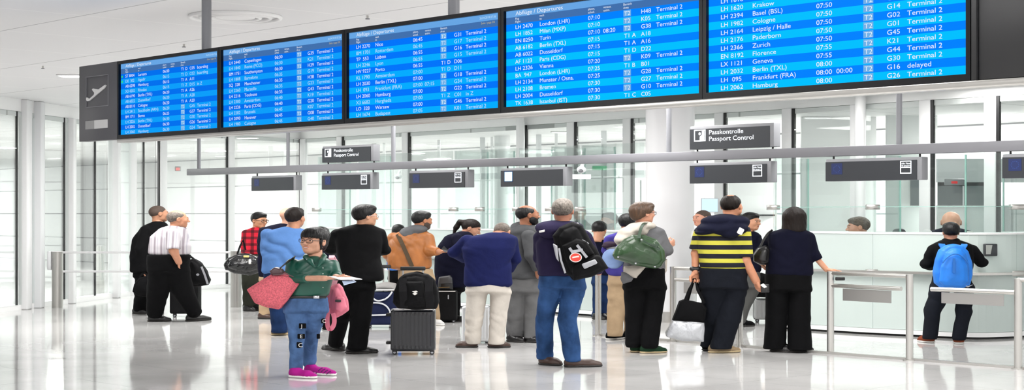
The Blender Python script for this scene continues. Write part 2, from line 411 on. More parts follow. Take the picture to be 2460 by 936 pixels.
# ------------------------------------------------------------------ ceilings
cmat, *_ = grid_material('white_metal_ceiling', (226, 226, 227), (158, 158, 160), 1.78, 2.0, 0.018, 0.55, 0.016, (244, 244, 244))
def ceil(name, pts, z0, z1, m, org=(-1.558, 15.87)):
    Mi = Matrix.Rotation(-ROT, 3, 'Z'); L = [Mi @ Vector((p[0]-org[0], p[1]-org[1], 0)) for p in pts]; n = len(L)
    mb = MB(); mb.add([(p.x, p.y, z0) for p in L]+[(p.x, p.y, z1) for p in L], [tuple(range(n))[::-1], tuple(range(n, 2*n))]+[(i, (i+1) % n, (i+1) % n+n, i+n) for i in range(n)])
    o = struct(mb.build(name, m)); o.location = (org[0], org[1], 0); o.rotation_euler[2] = ROT; return o
L0 = Vector((-8.95, 24.0, 0)); La = Vector((-8.36, 27.5, 0)); L1 = Vector((-7.42, 33.5, 0))
L2 = Vector(((720-CX)*37.6/FPX, 37.6, 0)); L3 = Vector(((2073-CX)*25.5/FPX, 25.5, 0)); DF = (L3-L2).normalized(); L4 = L3+DF*9
ceil('ceiling', [(-30, -12), (16, -12), (16, 16), tuple(L4[:2]), tuple(L2[:2]), tuple(L1[:2]), tuple(L0[:2]), (-30, 24)], 3.6, 3.7, cmat)
imat, *_ = grid_material('back_room_ceiling', (222, 222, 222), (176, 176, 176), 2.4, 2.4, 0.04, 0.6)
ceil('ceiling_back', [tuple(L0[:2]), tuple(L1[:2]), tuple(L2[:2]), tuple(L4[:2]), (20, 30), (4, 50), (-26, 66), (-26, 24)], 3.3, 3.38, imat)
# ------------------------------------------------------------------ walls behind the glass: pale panels with dark joints
wm, nt, b, m2 = grid_material('panel_wall', (243, 243, 243), (150, 150, 153), 3.9, 0.82, 0.03, 0.45, 0.02, (222, 222, 222))
B0 = Vector((-10.26, 50, 0))
def wall_from(name, a, bb, h, th, m):
    d = bb-a; L = d.length; o = struct(MB().box((0, -h+0.0, 0), (L, 0, th)).build(name, m))
    o.matrix_world = Matrix.Translation(a) @ Matrix.Rotation(math.atan2(d.y, d.x), 4, 'Z') @ Matrix.Rotation(-math.pi/2, 4, 'X'); return o
wall_from('wall_back', B0-D1*18, B0+D1*40, 3.3, 0.2, wm)
# fascia over the glazing
struct(MB().ribbon([L0, L1, L2, L4], 3.385, 3.6, 0.25).build('trim_1', M['white']))
struct(MB().ribbon([L0, L1, L2, L4], 0.0, 0.09, 0.16).build('trim_2', M['white']))
# ------------------------------------------------------------------ glazed front in bays
nwin = [0]
def bay(a, bb, post, side, gw=0.05):
    # a, bb: plan points; gasket at a; post (width) on the side -1 (before) or +1 (after) of the gasket
    nwin[0] += 1
    d = (bb-a); L = d.length; ang = math.atan2(d.y, d.x)
    r = bpy.data.objects.new('window_%d' % nwin[0], None); COL.objects.link(r); r.location = a; r.rotation_euler[2] = ang; r['kind'] = 'structure'
    MB().box((-gw/2, -gw*.55, 0.09), (gw/2, gw*.55, 3.385)).build('gasket', M['gasket'], r)
    p0 = (gw/2, gw/2+post) if side > 0 else (-gw/2-post, -gw/2)
    if post: MB().bbox((p0[0]+0.002, -0.05, 0.09), (p0[1], 0.05, 3.385), 0.015, 2).build('mullion', M['post'], r)
    MB().box((gw/2+(post if side > 0 else 0), -0.012, 0.09), (L-gw/2, 0.012, 3.385)).build('pane', M['glass'], r)
    return r
def on(px, A, d): return A+d*hit(px, A, d)
dl = (L1-L0).normalized(); dm = (L2-L1).normalized()
lp = [on(-60, L0, dl), on(40, L0, dl), on(154, L0, dl), on(228, L0, dl), on(345, L0, dl)]
for i, q in enumerate(lp): bay(q, lp[i+1] if i+1 < len(lp) else L1, 0.0, 1, 0.03)
mp = [L1+dm*0.02, on(362, L1, dm) if False else on(448, L1, dm), on(545, L1, dm), on(655, L1, dm)]
mp = [on(381, L1, dm), on(545, L1, dm)]
for i, q in enumerate(mp): bay(q, mp[i+1] if i+1 < len(mp) else L2, 0.2, 1, 0.035)
fp = [722, 825, 984, 1264, 1384, 1520, 1743, 1907, 2073, 2241, 2399, 2560]
for i, px in enumerate(fp):
    a = on(px, L2, DF); bb = on(fp[i+1], L2, DF) if i+1 < len(fp) else L4
    bay(a, bb, 0.2 if px > 730 else 0.2, 1 if px < 730 else -1)
# white posts of the left glass wall and round columns
def column(name, p, r, h, m, z0=0.0, plinth=False):
    c = bpy.data.objects.new(name, None); COL.objects.link(c); c.location = (p[0], p[1], 0); c['kind'] = 'structure'
    MB().cyl((0, 0, z0), r, h-z0, 40).build('shaft', m, c)
    if plinth: MB().cyl((0, 0, 0), r+0.008, 0.16, 40).build('plinth', M['steel'], c)
    return c
column('column_1', (((1613-CX)*24.4/FPX), 24.4+0.2), 0.375, 3.6, mat('column_paint', (216, 216, 218), 0.45), 0, True)
pc = on(258, L0, dl); column('column_2', (pc.x, pc.y+1.3), 0.26, 3.3, M['post'])
pc = on(1250, L2, DF); column('column_3', (pc.x, pc.y-0.25), 0.085, 3.6, M['post'])
pc = on(2057, L2, DF); column('column_4', (pc.x, pc.y-0.3), 0.085, 3.6, M['post'])
pc = on(1158, L2, DF); column('column_5', (pc.x+0.4, pc.y+1.6), 0.17, 3.3, M['post'])
k = 0
for (x0, x1, th, m) in ((50, 72, 0.3, 'post'), (74, 104, 0.24, 'greypost'), (157, 181, 0.2, 'post'), (262, 288, 0.2, 'post')):
    q = on((x0+x1)/2, L0, dl); wd = (x1-x0)*q.y/FPX; k += 1
    struct(MB().bbox((q.x-wd/2, q.y-th/2, 0), (q.x+wd/2, q.y+th/2, 3.6 if k < 3 else 3.385), 0.02, 2).build('trim_%d' % (k+2), M[m]))
# ------------------------------------------------------------------ partitions of the office behind the right desk
dk = mat('dark_office_window', (96, 102, 104), 0.12, spec=0.6)
def at_back(px0, px1, Y, z0, z1, name, m, th=0.08):
    a = P(px0, 0, Y); bb = P(px1, 0, Y)
    return MB().box((a.x, Y, z0), (bb.x, Y+th, z1)).build(name, m)
struct(at_back(1925, 2105, 27.4, 0, 3.3, 'wall_office_left', M['white']))
struct(at_back(2130, 2252, 27.0, 0, 3.3, 'wall_office_middle', mat('office_wall', (225, 227, 226), 0.5)))
struct(at_back(2252, 2500, 26.4, 0, 1.78, 'wall_office_right', M['white']))
struct(at_back(2188, 2218, 26.9, 1.78, 2.25, 'window_40', dk, 0.05))
r = thing('office_window', 'dark grey office window behind the far right glass', 'window'); r['kind'] = 'structure'; r.name = 'window_41'
at_back(2254, 2378, 26.3, 1.78, 2.10, 'pane', dk, 0.05).parent = r
at_back(2254, 2378, 26.32, 2.10, 2.16, 'frame', M['gasket'], 0.05).parent = r
for px in (2313,): at_back(px, px+3, 26.28, 1.78, 2.10, 'mullion', M['greypost'], 0.05).parent = r
struct(at_back(2252, 2500, 26.45, 2.16, 2.55, 'wall_office_top', M['greypost']))
# doors and partitions in the room behind
struct(at_back(1500, 1505, 31.5, 0, 2.6, 'trim_10', M['gasket']))
struct(at_back(1506, 1560, 31.6, 2.35, 2.5, 'trim_11', M['greypost']))
struct(at_back(1538, 1541, 31.4, 0, 2.3, 'trim_12', M['gasket']))
struct(at_back(1380, 1500, 33.0, 0, 1.6, 'wall_low_back', mat('grey_low_wall', (205, 208, 208), 0.5)))
for i, px in enumerate((1039, 1148, 1175, 1292, 1340, 1460, 900, 872)):
    q = on(px, L2, DF); struct(MB().box((q.x, q.y+2.2, 0), (q.x+0.06+0.05*(i % 2), q.y+2.3, 3.3)).build('trim_%d' % (20+i), M['greypost' if i % 2 else 'post']))
struct(at_back(1750, 1862, 28.6, 1.60, 1.63, 'trim_13', M['gasket']))
struct(at_back(1750, 1866, 28.7, 0, 2.9, 'wall_side_panel', M['white']))
# ------------------------------------------------------------------ departure board
BA = Vector(((190-CX)*16.0/FPX, 16.0, 0)); ZB = EYE+(HOR-340)*16/FPX; ZT = EYE+(HOR-160)*16/FPX
def bt(px): return hit(px, BA, D1)
def board_thing(name, label, cat, px0, group=None):
    p = BA+D1*bt(px0); return thing(name, label, cat, (p.x, p.y, ZB), ROT, group)
HB = ZT-ZB
S1 = [('ST 8004','Larnaca','06:00','','T1 D','C05','boarding'),('DE  302','Agadir','06:15','','T1 D','C02','boarding'),('AB 6298','Hamburg','06:15','','T1 A','A11',''),('X3 4202','Rhodos','06:15','','T1 Z','D15','in Z'),('AB 6190','Berlin (TXL)','06:20','','T1 A','A26',''),('AB 6022','Dusseldorf','06:20','','T1 A','A28',''),('AB 8110','Cologne','06:20','','T1 A','A20',''),('LH 2412','Stockholm (ARN)','06:20','','T2','G45','Terminal 2'),('BM 1711','Berne','06:25','','T2','G37','Terminal 2'),('LH 2026','Berlin (TXL)','06:30','','T2','G30','Terminal 2'),('LH 2002','Dusseldorf','06:30','','T2','G26','Terminal 2'),('LH 2060','Hamburg','06:30','','T2','G24','Terminal 2')]
T = 'Terminal 2'
S2 = [(f, c, t, '', 'T2', g, T) for f, c, t, g in (('LH 2440','Copenhagen','06:30','G35'),('LH 1840','Rome (FCO)','06:30','K21'),('BM 1751','Southampton','06:30','H39'),('LH 1808','Barcelona','06:35','G19'),('SQ  328','Manchester','06:35','H38'),('LH 2260','Marseille','06:35','G23'),('LH 2216','Toulouse','06:35','G43'),('LH 2300','Amsterdam','06:40','K19'),('LH 2226','Paris (CDG)','06:40','G20'),('LH 2282','Brussels','06:45','K07'),('LH 2090','Hanover','06:45','G08'),('LH 1980','Cologne','06:45','G40'))]
S3 = [('LH 2270','Nice','06:45','','T2','G31',T),('BM 1701','Rotterdam','06:45','','T2','G17',T),('TP  553','Lisbon','06:55','','T2','G16',T),('LH 2246','Lyon','06:55','','T2','G15',T),('HV 9227','Porto','06:55','','T1 D','D06',''),('KL 1790','Amsterdam','07:00','','T1 D','D11',''),('LH 2030','Berlin (TXL)','07:00','','T2','G18',T),('LH  093','Frankfurt (FRA)','07:00','07:15','T2','G34',T),('LH 2060','Hamburg','07:00','','T2','G22',T),('X3 6682','Hurghada','07:00','','T1 Z','C01','in Z'),('LO  328','Warsaw','07:00','','T2','G46',T),('LH 1674','Budapest','07:05','','T2','K01',T)]
S4 = [('LH 2470','London (LHR)','07:10','','T2','H48',T),('LH 1852','Milan (MXP)','07:10','','T2','K05',T),('EN 8250','Turin','07:10','08:20','T2','G38',T),('AB 6182','Berlin (TXL)','07:15','','T1 A','A18',''),('AB 6022','Dusseldorf','07:15','','T1 A','A16',''),('AF 1123','Paris (CDG)','07:15','','T1 D','D22',''),('LH 2326','Vienna','07:20','','T2','K09',T),('BA  947','London (LHR)','07:25','','T1 B','B01',''),('LH 2134','Munster / Osna.','07:25','','T2','G28',T),('LH 2108','Bremen','07:30','','T2','G27',T),('LH 2004','Dusseldorf','07:30','','T2','G10',T),('TK 1638','Istanbul (IST)','07:30','','T1 C','C05','')]
S5 = [('LH 1618','Krakow','07:50','','T2','G12',T),('LH 1620','Krakow','07:50','','T2','G12',T),('LH 2394','Basel (BSL)','07:50','','T2','G14',T),('LH 1982','Cologne','07:50','','T2','G14',T),('LH 2164','Leipzig / Halle','07:50','','T2','G02',T),('LH 2176','Paderborn','07:50','','T2','G01',T),('LH 2366','Zurich','07:50','','T2','G45',T),('EN 8192','Florence','07:55','','T2','K21',T),('LX 1121','Geneva','07:55','','T2','G44',T),('LH 2032','Berlin (TXL)','08:00','','T2','G30',T),('LH  095','Frankfurt (FRA)','08:00','00:00','T2','G16','delayed'),('LH 2062','Hamburg','08:00','','T2','G26',T)]
def scr(name, rgb, s=1.0):
    return mat(name, (4, 6, 14), 0.6, spec=0.0, emit=rgb, estr=s)
SCR = {}
for key, d, l in (('a', (2, 112, 238), (10, 158, 250)), ('b', (0, 116, 250), (2, 172, 255)), ('c', (0, 130, 255), (0, 192, 255))):
    SCR[key] = [scr('screen_dark_row_'+key, d), scr('screen_light_row_'+key, l), scr('screen_title_'+key, (104, 166, 228)), scr('screen_heading_'+key, (66, 112, 172)), scr('screen_chip_'+key, (112, 176, 232))]
TXT = [scr('screen_white_text', (236, 244, 255)), scr('screen_pale_text', (190, 226, 255)), scr('screen_amber_text', (190, 180, 130)), scr('screen_green_lamp', (60, 230, 90))]
bezel = mat('black_bezel', (6, 7, 11), 0.4, spec=0.25)
def screen(px0, px1, rows, key, which, label, date, page):
    r = board_thing('departure_screen', label, 'screen', px0, 'flight departure screens in a row')
    W = bt(px1)-bt(px0); bx, bz = 0.028, 0.030
    mb = MB(); mb.box((0, 0.0, 0), (bx, 0.09, HB)); mb.box((W-bx, 0, 0), (W, 0.09, HB)); mb.box((bx, 0, 0), (W-bx, 0.09, bz*1.25)); mb.box((bx, 0, HB-bz), (W-bx, 0.09, HB)); mb.box((bx, 0.03, bz), (W-bx, 0.09, HB-bz))
    mb.build('bezel', bezel, r)
    w = W-2*bx; z0 = bz*1.25; h = HB-bz-z0; y = 0.026; rh = h*0.861/12; db = MB()
    def q(xa, xb, za, zb, mi, yy=y): db.add([(bx+xa*w, yy, za), (bx+xb*w, yy, za), (bx+xb*w, yy, zb), (bx+xa*w, yy, zb)], [(0, 1, 2, 3)], mi)
    for i in range(12): q(0, 1, z0+h*0.861-(i+1)*rh, z0+h*0.861-i*rh, i % 2)
    q(0, 1, z0+h*0.861, z0+h*0.932, 3); q(0, 1, z0+h*0.932, z0+h, 2)
    it = []; fs = rh*0.80; sx = 1.32
    X = lambda f: bx+f*w
    it.append(('Abflüge / Departures', X(0.055), z0+h*0.947, h*0.058, 1.42, 0))
    it.append((date, X(0.875), z0+h*0.955, h*0.034, 1.1, 1)); it.append((page, X(0.885), z0+h*0.90, h*0.032, 1.1, 2))
    for f, a, c in ((0.053, 'Flug', 'Flight'), (0.19, 'nach', 'to'), (0.45, 'planm.', 'sched.'), (0.53, 'voraus.', 'estim.'), (0.63, 'Bereich', 'Area')):
        it.append((a, X(f), z0+h*0.902, h*0.032, 1.15, 0)); it.append((c, X(f), z0+h*0.870, h*0.032, 1.15, 0))
    for i, (fl, city, t1, t2, ar, g, tm) in enumerate(rows):
        zb = z0+h*0.861-(i+1)*rh+rh*0.22; mi = i % 2 if which < 3 else 0
        it.append((fl, X(0.053), zb, fs, sx, mi)); it.append((city, X(0.19), zb, fs, sx, mi)); it.append((t1, X(0.45), zb, fs, sx, mi))
        if t2: it.append((t2, X(0.528), zb, fs, sx, mi))
        it.append((ar, X(0.634), zb, fs, sx, mi)); it.append((g, X(0.717), zb, fs, sx, mi))
        if tm: it.append((tm, X(0.79), zb, fs, sx, mi))
        if ar == 'T2': q(0.630, 0.667, zb-rh*0.12, zb+rh*0.72, 4, y-0.001)
        if which == 0 and i < 2: db.add([(X(0.015)+0.012*math.cos(a), y-0.001, zb+rh*.25+0.012*math.sin(a)) for a in [k*math.pi/4 for k in range(8)]], [tuple(range(8))], 5)
    db.build('display', SCR[key]+[TXT[3]], r)
    text_mesh('lettering', it, TXT, r, y-0.003)
    return r
screen(281, 525.5, S1, 'a', 0, 'leftmost and farthest departure screen, first flight Larnaca boarding', '26.04.2018 07:36', 'Seite / page 1/6')
screen(526.5, 826.5, S2, 'a', 1, 'second departure screen from the left, first flight Copenhagen', '26.04.2018 07:36', 'Seite / page 2/6')
screen(827.5, 1202.5, S3, 'b', 2, 'middle departure screen listing Nice, Rotterdam and Lisbon', '26.04.2018 07:36', 'Seite / page 3/6')
screen(1203.5, 1687, S4, 'c', 3, 'fourth departure screen listing London, Milan and Turin', '26.04.2018 07:36', 'Seite / page 4/6')
screen(1688, 2331, S5, 'c', 4, 'rightmost and nearest departure screen listing Basel, Geneva and delayed Frankfurt', '26.04.2018 07:36', 'Seite / page 5/6')
# pictogram panel at the left end and blank dark panel at the right end
r = board_thing('pictogram_panel', 'grey end panel of the departure board with a departing plane sign', 'sign panel', 190)
W = bt(280.5)-bt(190); pm = mat('board_grey_panel', (84, 84, 88), 0.5)
MB().bbox((0, 0, 0), (W, 0.1, HB), 0.004, 1).build('board', pm, r)
fr = MB(); fx0, fx1, fz0, fz1 = W*0.2, W*0.79, HB*0.44, HB*0.85; tk = 0.007
for a in (((fx0, -0.006, fz0), (fx1, 0, fz0+tk)), ((fx0, -0.006, fz1-tk), (fx1, 0, fz1)), ((fx0, -0.006, fz0+tk), (fx0+tk, 0, fz1-tk)), ((fx1-tk, -0.006, fz0+tk), (fx1, 0, fz1-tk))): fr.box(*a)
fr.build('frame', mat('panel_frame_grey', (120, 120, 124), 0.5), r)
pl = [(0.22,0.545),(0.245,0.525),(0.30,0.528),(0.70,0.672),(0.745,0.705),(0.725,0.715),(0.55,0.665),(0.40,0.685),(0.375,0.672),(0.44,0.625),(0.425,0.60),(0.30,0.552),(0.25,0.575),(0.225,0.575)]
MB().poly([(a*W, c*HB-0.0) for a, c in pl], -0.012, -0.001).build('plane_pictogram', mat('pictogram_silver', (215, 215, 215), 0.4), r)
MB().box((W*0.18, -0.004, HB*0.155), (W*0.42, 0, HB*0.265)).box((W*0.42, -0.004, HB*0.155), (W*0.77, 0, HB*0.265), 1).build('plate', [mat('plate_grey', (150, 150, 150), 0.3, 0.5), mat('plate_silver', (205, 205, 205), 0.35, 0.3)], r)
r = board_thing('board_end_panel', 'blank black panel closing the departure board at the right edge', 'sign panel', 2332)
W = 1.6; MB().bbox((0, 0, 0), (W, 0.1, HB), 0.004, 1).build('board', mat('black_panel', (24, 24, 26), 0.4), r)
MB().box((0.035, -0.004, 0.0), (0.045, 0, HB)).build('edge_strip', bezel, r)
# carrier of the board: rail under the screens, hanging tubes
r = board_thing('board_carrier', 'steel carrier rail and grey tubes holding the departure board', 'board carrier', 190)
Wt = bt(2331)-bt(281); x0 = bt(281)
MB().bbox((x0, -0.005, -0.035), (x0+Wt+1.6, 0.12, -0.001), 0.006, 2).build('rail', mat('steel_rail', (170, 168, 164), 0.3, 0.7), r)
for px in (465, 1057, 1660, 2280): MB().cyl((bt(px), 0.135, -0.03), 0.044, 3.6-ZB+0.03, 24).build('hanging_tube', M['rodgrey'], r)
# ------------------------------------------------------------------ beam with the passport control signs
E0 = Vector(((455-CX)*29.0/FPX, 29.0, 0)); E1 = Vector(((2460-CX)*17.6/FPX, 17.6, 0)); DE = (E1-E0).normalized(); RE = math.atan2(DE.y, DE.x)
def et(px): return hit(px, E0, DE)
ZE = EYE+(HOR-421)*29.0/FPX; HE = 0.115
r = thing('hanging_beam', 'long grey beam hung below the ceiling over the passport signs', 'beam', (E0.x, E0.y, ZE), RE)
MB().bbox((0, -0.06, 0), ((E1-E0).length+2.5, 0.06, HE), 0.006, 2).build('bar', M['beam'], r)
for px in (478, 692, 945, 1607, 2160): MB().cyl((et(px), 0, HE), 0.035 if px != 692 else 0.03, 3.6-ZE-HE, 16).build('hanging_rod', M['rodgrey'], r)
sblue = mat('sign_blue', (18, 34, 84), 0.35); sstar = mat('sign_star', (40, 78, 150), 0.4)
scyan = mat('sign_cyan_lit', (170, 225, 245), 0.4, emit=(200, 240, 250), estr=0.9)
def sign(px0, px1, dz0, h, label, kind, flip=False):
    x0 = et(px0); L = et(px1)-x0; p = E0+DE*x0
    r = thing('passport_sign' if kind == 'title' else 'lane_sign', label, 'sign', (p.x, p.y, ZE+dz0), RE, 'grey box signs on the beam')
    MB().bbox((0, -0.07, 0), (L, 0.07, h), 0.008, 2).build('housing', M['housing'], r)
    a, bb, c, d = 0.0, L*0.955, 0.0, h*0.87
    MB().box((a, -0.078, c), (bb, -0.071, d)).build('face', M['signface'], r)
    for f in (0.05, 0.95):
        if kind == 'title': MB().cyl((L*f, 0, -dz0+HE), 0.012, dz0-HE+0.004, 10).build('hanger', M['gasket'], r)
        else: MB().cyl((L*f, 0, h-0.004), 0.012, -(dz0+h)+0.008, 10).build('hanger', M['gasket'], r)
    y = -0.0785; q = h*0.5; z0 = h*0.22
    def frame(mb, x, z, ww, hh, t): 
        mb.box((x, y-0.002, z), (x+ww, y, z+t)); mb.box((x, y-0.002, z+hh-t), (x+ww, y, z+hh)); mb.box((x, y-0.002, z+t), (x+t, y, z+hh-t)); mb.box((x+ww-t, y-0.002, z+t), (x+ww, y, z+hh-t))
    if kind == 'title':
        mb = MB(); x = L*0.055; frame(mb, x, h*0.34, q*1.25, q, q*0.09)
        mb.poly([(x+q*0.62, h*0.34+q*0.1), (x+q*1.1, h*0.34+q*0.1), (x+q*1.1, h*0.34+q*0.9), (x+q*0.85, h*0.34+q*0.85), (x+q*0.85, h*0.34+q*0.55), (x+q*0.62, h*0.34+q*0.4)], y-0.002, y)
        mb.disc((x+q*0.62, h*0.34+q*0.65), q*0.13, y-0.002); mb.build('pictogram', M['lit'], r)
        text_mesh('lettering', [('Passkontrolle', L*0.235, h*0.62, h*0.27, 1.25, 0), ('Passport Control', L*0.235, h*0.34, h*0.27, 1.25, 0)], [M['lit']], r, y-0.001)
    else:
        x = L*0.065; mb = MB(); mb.box((x, y-0.002, z0+h*0.08), (x+q*1.15, y, z0+h*0.08+q))
        if kind != 'lit':
            for k in range(12):
                a = k*math.pi/6; mb.disc((x+q*0.575+q*0.34*math.cos(a), z0+h*0.08+q/2+q*0.3*math.sin(a)), q*0.035, y-0.003, 6, 1)
            mb.build('flag_symbol', [sblue, sstar], r)
        else: 
            mb.build('flag_symbol', [scyan], r); b2 = MB(); frame(b2, x-0.012, z0+h*0.08-0.012, q*1.15+0.024, q+0.024, 0.012); b2.build('symbol_edge', sblue, r)
        if kind == 'all':
            mb = MB(); x = L*0.955-q*1.15-L*0.05; z = z0+h*0.06; ww = q*1.1; hh = q*1.12; frame(mb, x, z, ww, hh, q*0.08); mb.box((x, y-0.002, z+hh*0.45), (x+ww, y, z+hh*0.52)); mb.build('notice_frame', M['lit'], r)
            text_mesh('lettering', [('Alle Pässe', x+ww*0.1, z+hh*0.73, q*0.2, 1.15, 0), ('All passports', x+ww*0.1, z+hh*0.57, q*0.17, 1.05, 0)], [M['lit']], r, y-0.001)
    return r
hz = -0.30
sign(613, 718, hz, 0.252, 'small blank lane sign with faded blue square, leftmost under the beam', 'blank')
sign(782, 903, hz, 0.265, 'lane sign with blue square and white notice, below the far passport control sign', 'all')
sign(992, 1132, hz, 0.265, 'lane sign above the orange jacket man, blue square and white notice', 'all')
sign(1212, 1368, hz, 0.265, 'lane sign with brightly lit pale square, above the man in purple hoodie', 'lit')
sign(1666, 1860, hz, 0.265, 'lane sign with blue star square and white notice, below the near passport control sign', 'all')
sign(1992, 2222, hz, 0.265, 'lane sign hanging over the curved desk, between woman in navy and blue backpack', 'all')
sign(2416, 2660, hz, 0.265, 'lane sign cut by the right edge of the picture', 'all')
sign(783, 905, 0.14, 0.265, 'far illuminated passport control sign standing on the beam', 'title')
sign(1666, 1867, 0.14, 0.30, 'near illuminated passport control sign standing on the beam', 'title')
# ------------------------------------------------------------------ passport desks
def smooth_plan(pts, n=5):
    out = []; m = len(pts)
    for i in range(m-1):
        p0, p1, p2, p3 = [Vector(pts[max(0, min(m-1, j))]) for j in (i-1, i, i+1, i+2)]
        for k in range(n):
            t = k/n; out.append(0.5*((2*p1)+(p2-p0)*t+(2*p0-5*p1+4*p2-p3)*t*t+(3*p1-p0-3*p2+p3)*t**3))
    out.append(Vector(pts[-1])); return out
def off(plan, d):
    o = []; n = len(plan)
    for i in range(n):
        t = (plan[min(i+1, n-1)]-plan[max(i-1, 0)]).normalized(); q = Vector((-t.y, t.x)).normalized(); o.append(Vector((plan[i].x+q.x*d, plan[i].y+q.y*d, 0)))
    return o
def desk(label, plan, seams, ztop, zmid, zglass, clampz, depth=0.55, upper=3.0, ledge=True):
    base = plan[0]; r = thing('passport_desk', label, 'desk', (base.x, base.y, 0), 0, 'frosted glass passport desks')
    L = [p-base for p in plan]
    MB().ribbon(off(L, 0.05), 0.0, 0.03, 0.1).build('shadow_gap', M['gasket'], r)
    MB().ribbon(off(L, -0.03), 0.03, 0.085, 0.1).build('kick_base', M['steel'] if not ledge else M['white'], r)
    cuts = [0]+seams+[len(L)-1]
    for a, c in zip(cuts[:-1], cuts[1:]):
        seg = L[a:c+1]
        seg = [Vector(seg[0])+(seg[1]-seg[0])*0.02]+seg[1:-1]+[Vector(seg[-1])+(seg[-2]-seg[-1])*0.02]
        MB().ribbon(seg, 0.09, zmid-0.012, 0.02).build('front_panel', M['frost'], r)
        MB().ribbon(seg, zmid+0.02, ztop-0.012, 0.02).build('upper_panel', M['frost'], r)
        MB().ribbon(seg, ztop+0.012, zglass, 0.014).build('glass_screen', M['mint'], r)
        MB().ribbon(off(seg, 0.003), zglass+0.006, upper, 0.012).build('tall_glass', M['glass'], r)
        MB().ribbon(off(seg, -0.001), zglass-0.001, zglass+0.006, 0.016).build('glass_edge', M['edge'], r)
    MB().ribbon(off(L, -0.10), zmid-0.012, zmid+0.018, 0.16).build('metal_shelf', M['steel'], r)
    MB().ribbon(off(L, -0.01), ztop-0.012, ztop+0.012, depth).build('counter_top', M['white'], r)
    MB().ribbon(off(L, 0.06), 0.04, zmid, depth-0.1).build('cabinet', M['white'], r)
    for s in seams+[0, len(L)-1]:
        p = L[s]
        t = (L[min(s+1, len(L)-1)]-L[max(s-1, 0)]).normalized(); nn = Vector((-t.y, t.x, 0)); a_ = p+nn*0.05
        MB().ribbon([a_, a_+nn*0.75], ztop+0.012, upper, 0.012).build('side_glass', M['mint'], r)
        MB().tube([a_+nn*0.76+Vector((0, 0, ztop+0.012)), a_+nn*0.76+Vector((0, 0, upper))], 0.014, 8).build('glass_edge', M['edge'], r)
        for z in (zmid, clampz):
            MB().bbox((p.x-0.09, p.y-0.05, z-0.035), (p.x+0.09, p.y+0.06, z+0.035), 0.006, 1).build('clamp', M['steel'], r)
    return r
pl = smooth_plan([(3.75, 23.0), (4.25, 22.45), (4.8, 21.9), (5.35, 21.46), (5.99, 21.0), (6.5, 21.1), (6.95, 21.45), (7.5, 22.0)], 5)
pl = [Vector((p.x, p.y, 0)) for p in pl]
def nearest(pl, px): return min(range(len(pl)), key=lambda i: abs(CX+FPX*pl[i].x/pl[i].y-px))
deskR = desk('curved pale glass desk in front of the boy with blue backpack', pl, [nearest(pl, 2090), nearest(pl[:30], 2440) if False else nearest(pl, 2440)], 1.383, 0.855, 1.735, 1.735, depth=0.5, upper=2.45)
c0 = Vector((1.14, 25.9, 0))
def cl(t): return c0+D1*t
plM = [cl(-0.75), cl(-0.05), cl(0.55), cl(1.35)]
desk('middle passport desk with a bearded officer seated behind', plM, [1], 1.37, 0.86, 1.72, 1.72, depth=0.45, upper=2.75)
plL = [cl(-7.3), cl(-6.0), cl(-4.6), cl(-3.2), cl(-2.5), cl(-1.55)]
desk('long far passport desk behind the men in suit and orange jacket', plL, [1, 3, 4], 1.37, 0.86, 1.72, 1.72, depth=0.5, upper=2.75)
# ------------------------------------------------------------------ barrier gates along the queue
def gate_posts():
    pts = {}
    for px, py in ((1437, 806), (1617, 820), (1777, 833), (1995, 848), (2185, 865), (2446, 886)): pts[px] = G(px, py)
    return pts
GP = gate_posts()
def post(mb, p, h, r=0.042): mb.cyl(p, r, h, 20)
def barrier(label, a, bb, top, arm=None, plate=None, mid=None, right=True, left=True):
    A, B = GP[a], GP[bb] if bb else None
    r = thing('barrier', label, 'barrier', tuple(A), 0, 'steel barriers along the queue')
    z = Vector((0, 0, 1)); d = (B-A)
    ps = ([(0, 0, 0)] if left else [])+([d] if right else [])
    for p in ps:
        MB().cyl(p, 0.042, top+0.01, 20).build('post', M['steel'], r); MB().cyl(p, 0.075, 0.012, 20).build('foot_plate', M['steel'], r)
    if top: MB().tube([Vector((0, 0, top-0.01)), d+z*(top-0.01)], 0.024, 14).build('top_rail', M['steel'], r)
    if mid: MB().tube([z*mid, d+z*mid], 0.022, 14).build('lower_rail', M['steel'], r)
    return r
def leaf(r, p, q, zt, f0, f1, hgt):
    z = Vector((0, 0, 1)); MB().tube([p+z*zt, q+z*zt], 0.025, 14).build('swing_arm', M['steel'], r)
    a = p+(q-p)*f0; c = p+(q-p)*f1; MB().add([a+z*(zt-0.03), c+z*(zt-0.03), c+z*(zt-hgt), a+z*(zt-hgt)]+[v+Vector((0.01, 0.02, 0)) for v in (a+z*(zt-0.03), c+z*(zt-0.03), c+z*(zt-hgt), a+z*(zt-hgt))], [(0,1,2,3),(7,6,5,4),(0,4,5,1),(1,5,6,2),(2,6,7,3),(3,7,4,0)]).build('warning_plate', mat('plate_steel', (170, 168, 165), 0.35, 0.8), r)
r = barrier('steel barrier with a hanging plate, under the hand of the woman in navy', 1995, 2185, 0.955)
dd = GP[2185]-GP[1995]; leaf(r, Vector((0, 0, 0)), dd*0.9, 0.80, 0.18, 0.86, 0.17)
MB().bbox((0.05, -0.06, 0.86), (0.16, -0.02, 0.90), 0.006, 1).build('card_reader', M['black'], r)
r = barrier('steel barrier post with swing arm, nearest the right edge', 2446, 2446, 0, right=False, left=False)
MB().cyl((0, 0, 0), 0.042, 0.96, 20).build('post', M['steel'], r); MB().cyl((0, 0, 0), 0.075, 0.012, 20).build('foot_plate', M['steel'], r)
MB().tube([(0, 0, 0.945), (0.7, -0.76, 0.945)], 0.024, 14).build('top_rail', M['steel'], r)
dd = GP[2185]-GP[2446]; leaf(r, Vector((0, 0, 0)), dd*0.79, 0.81, 0.16, 0.88, 0.15)
r = barrier('steel barrier between the green bag woman and the striped polo man', 1617, 1777, 0.955, mid=0.80)
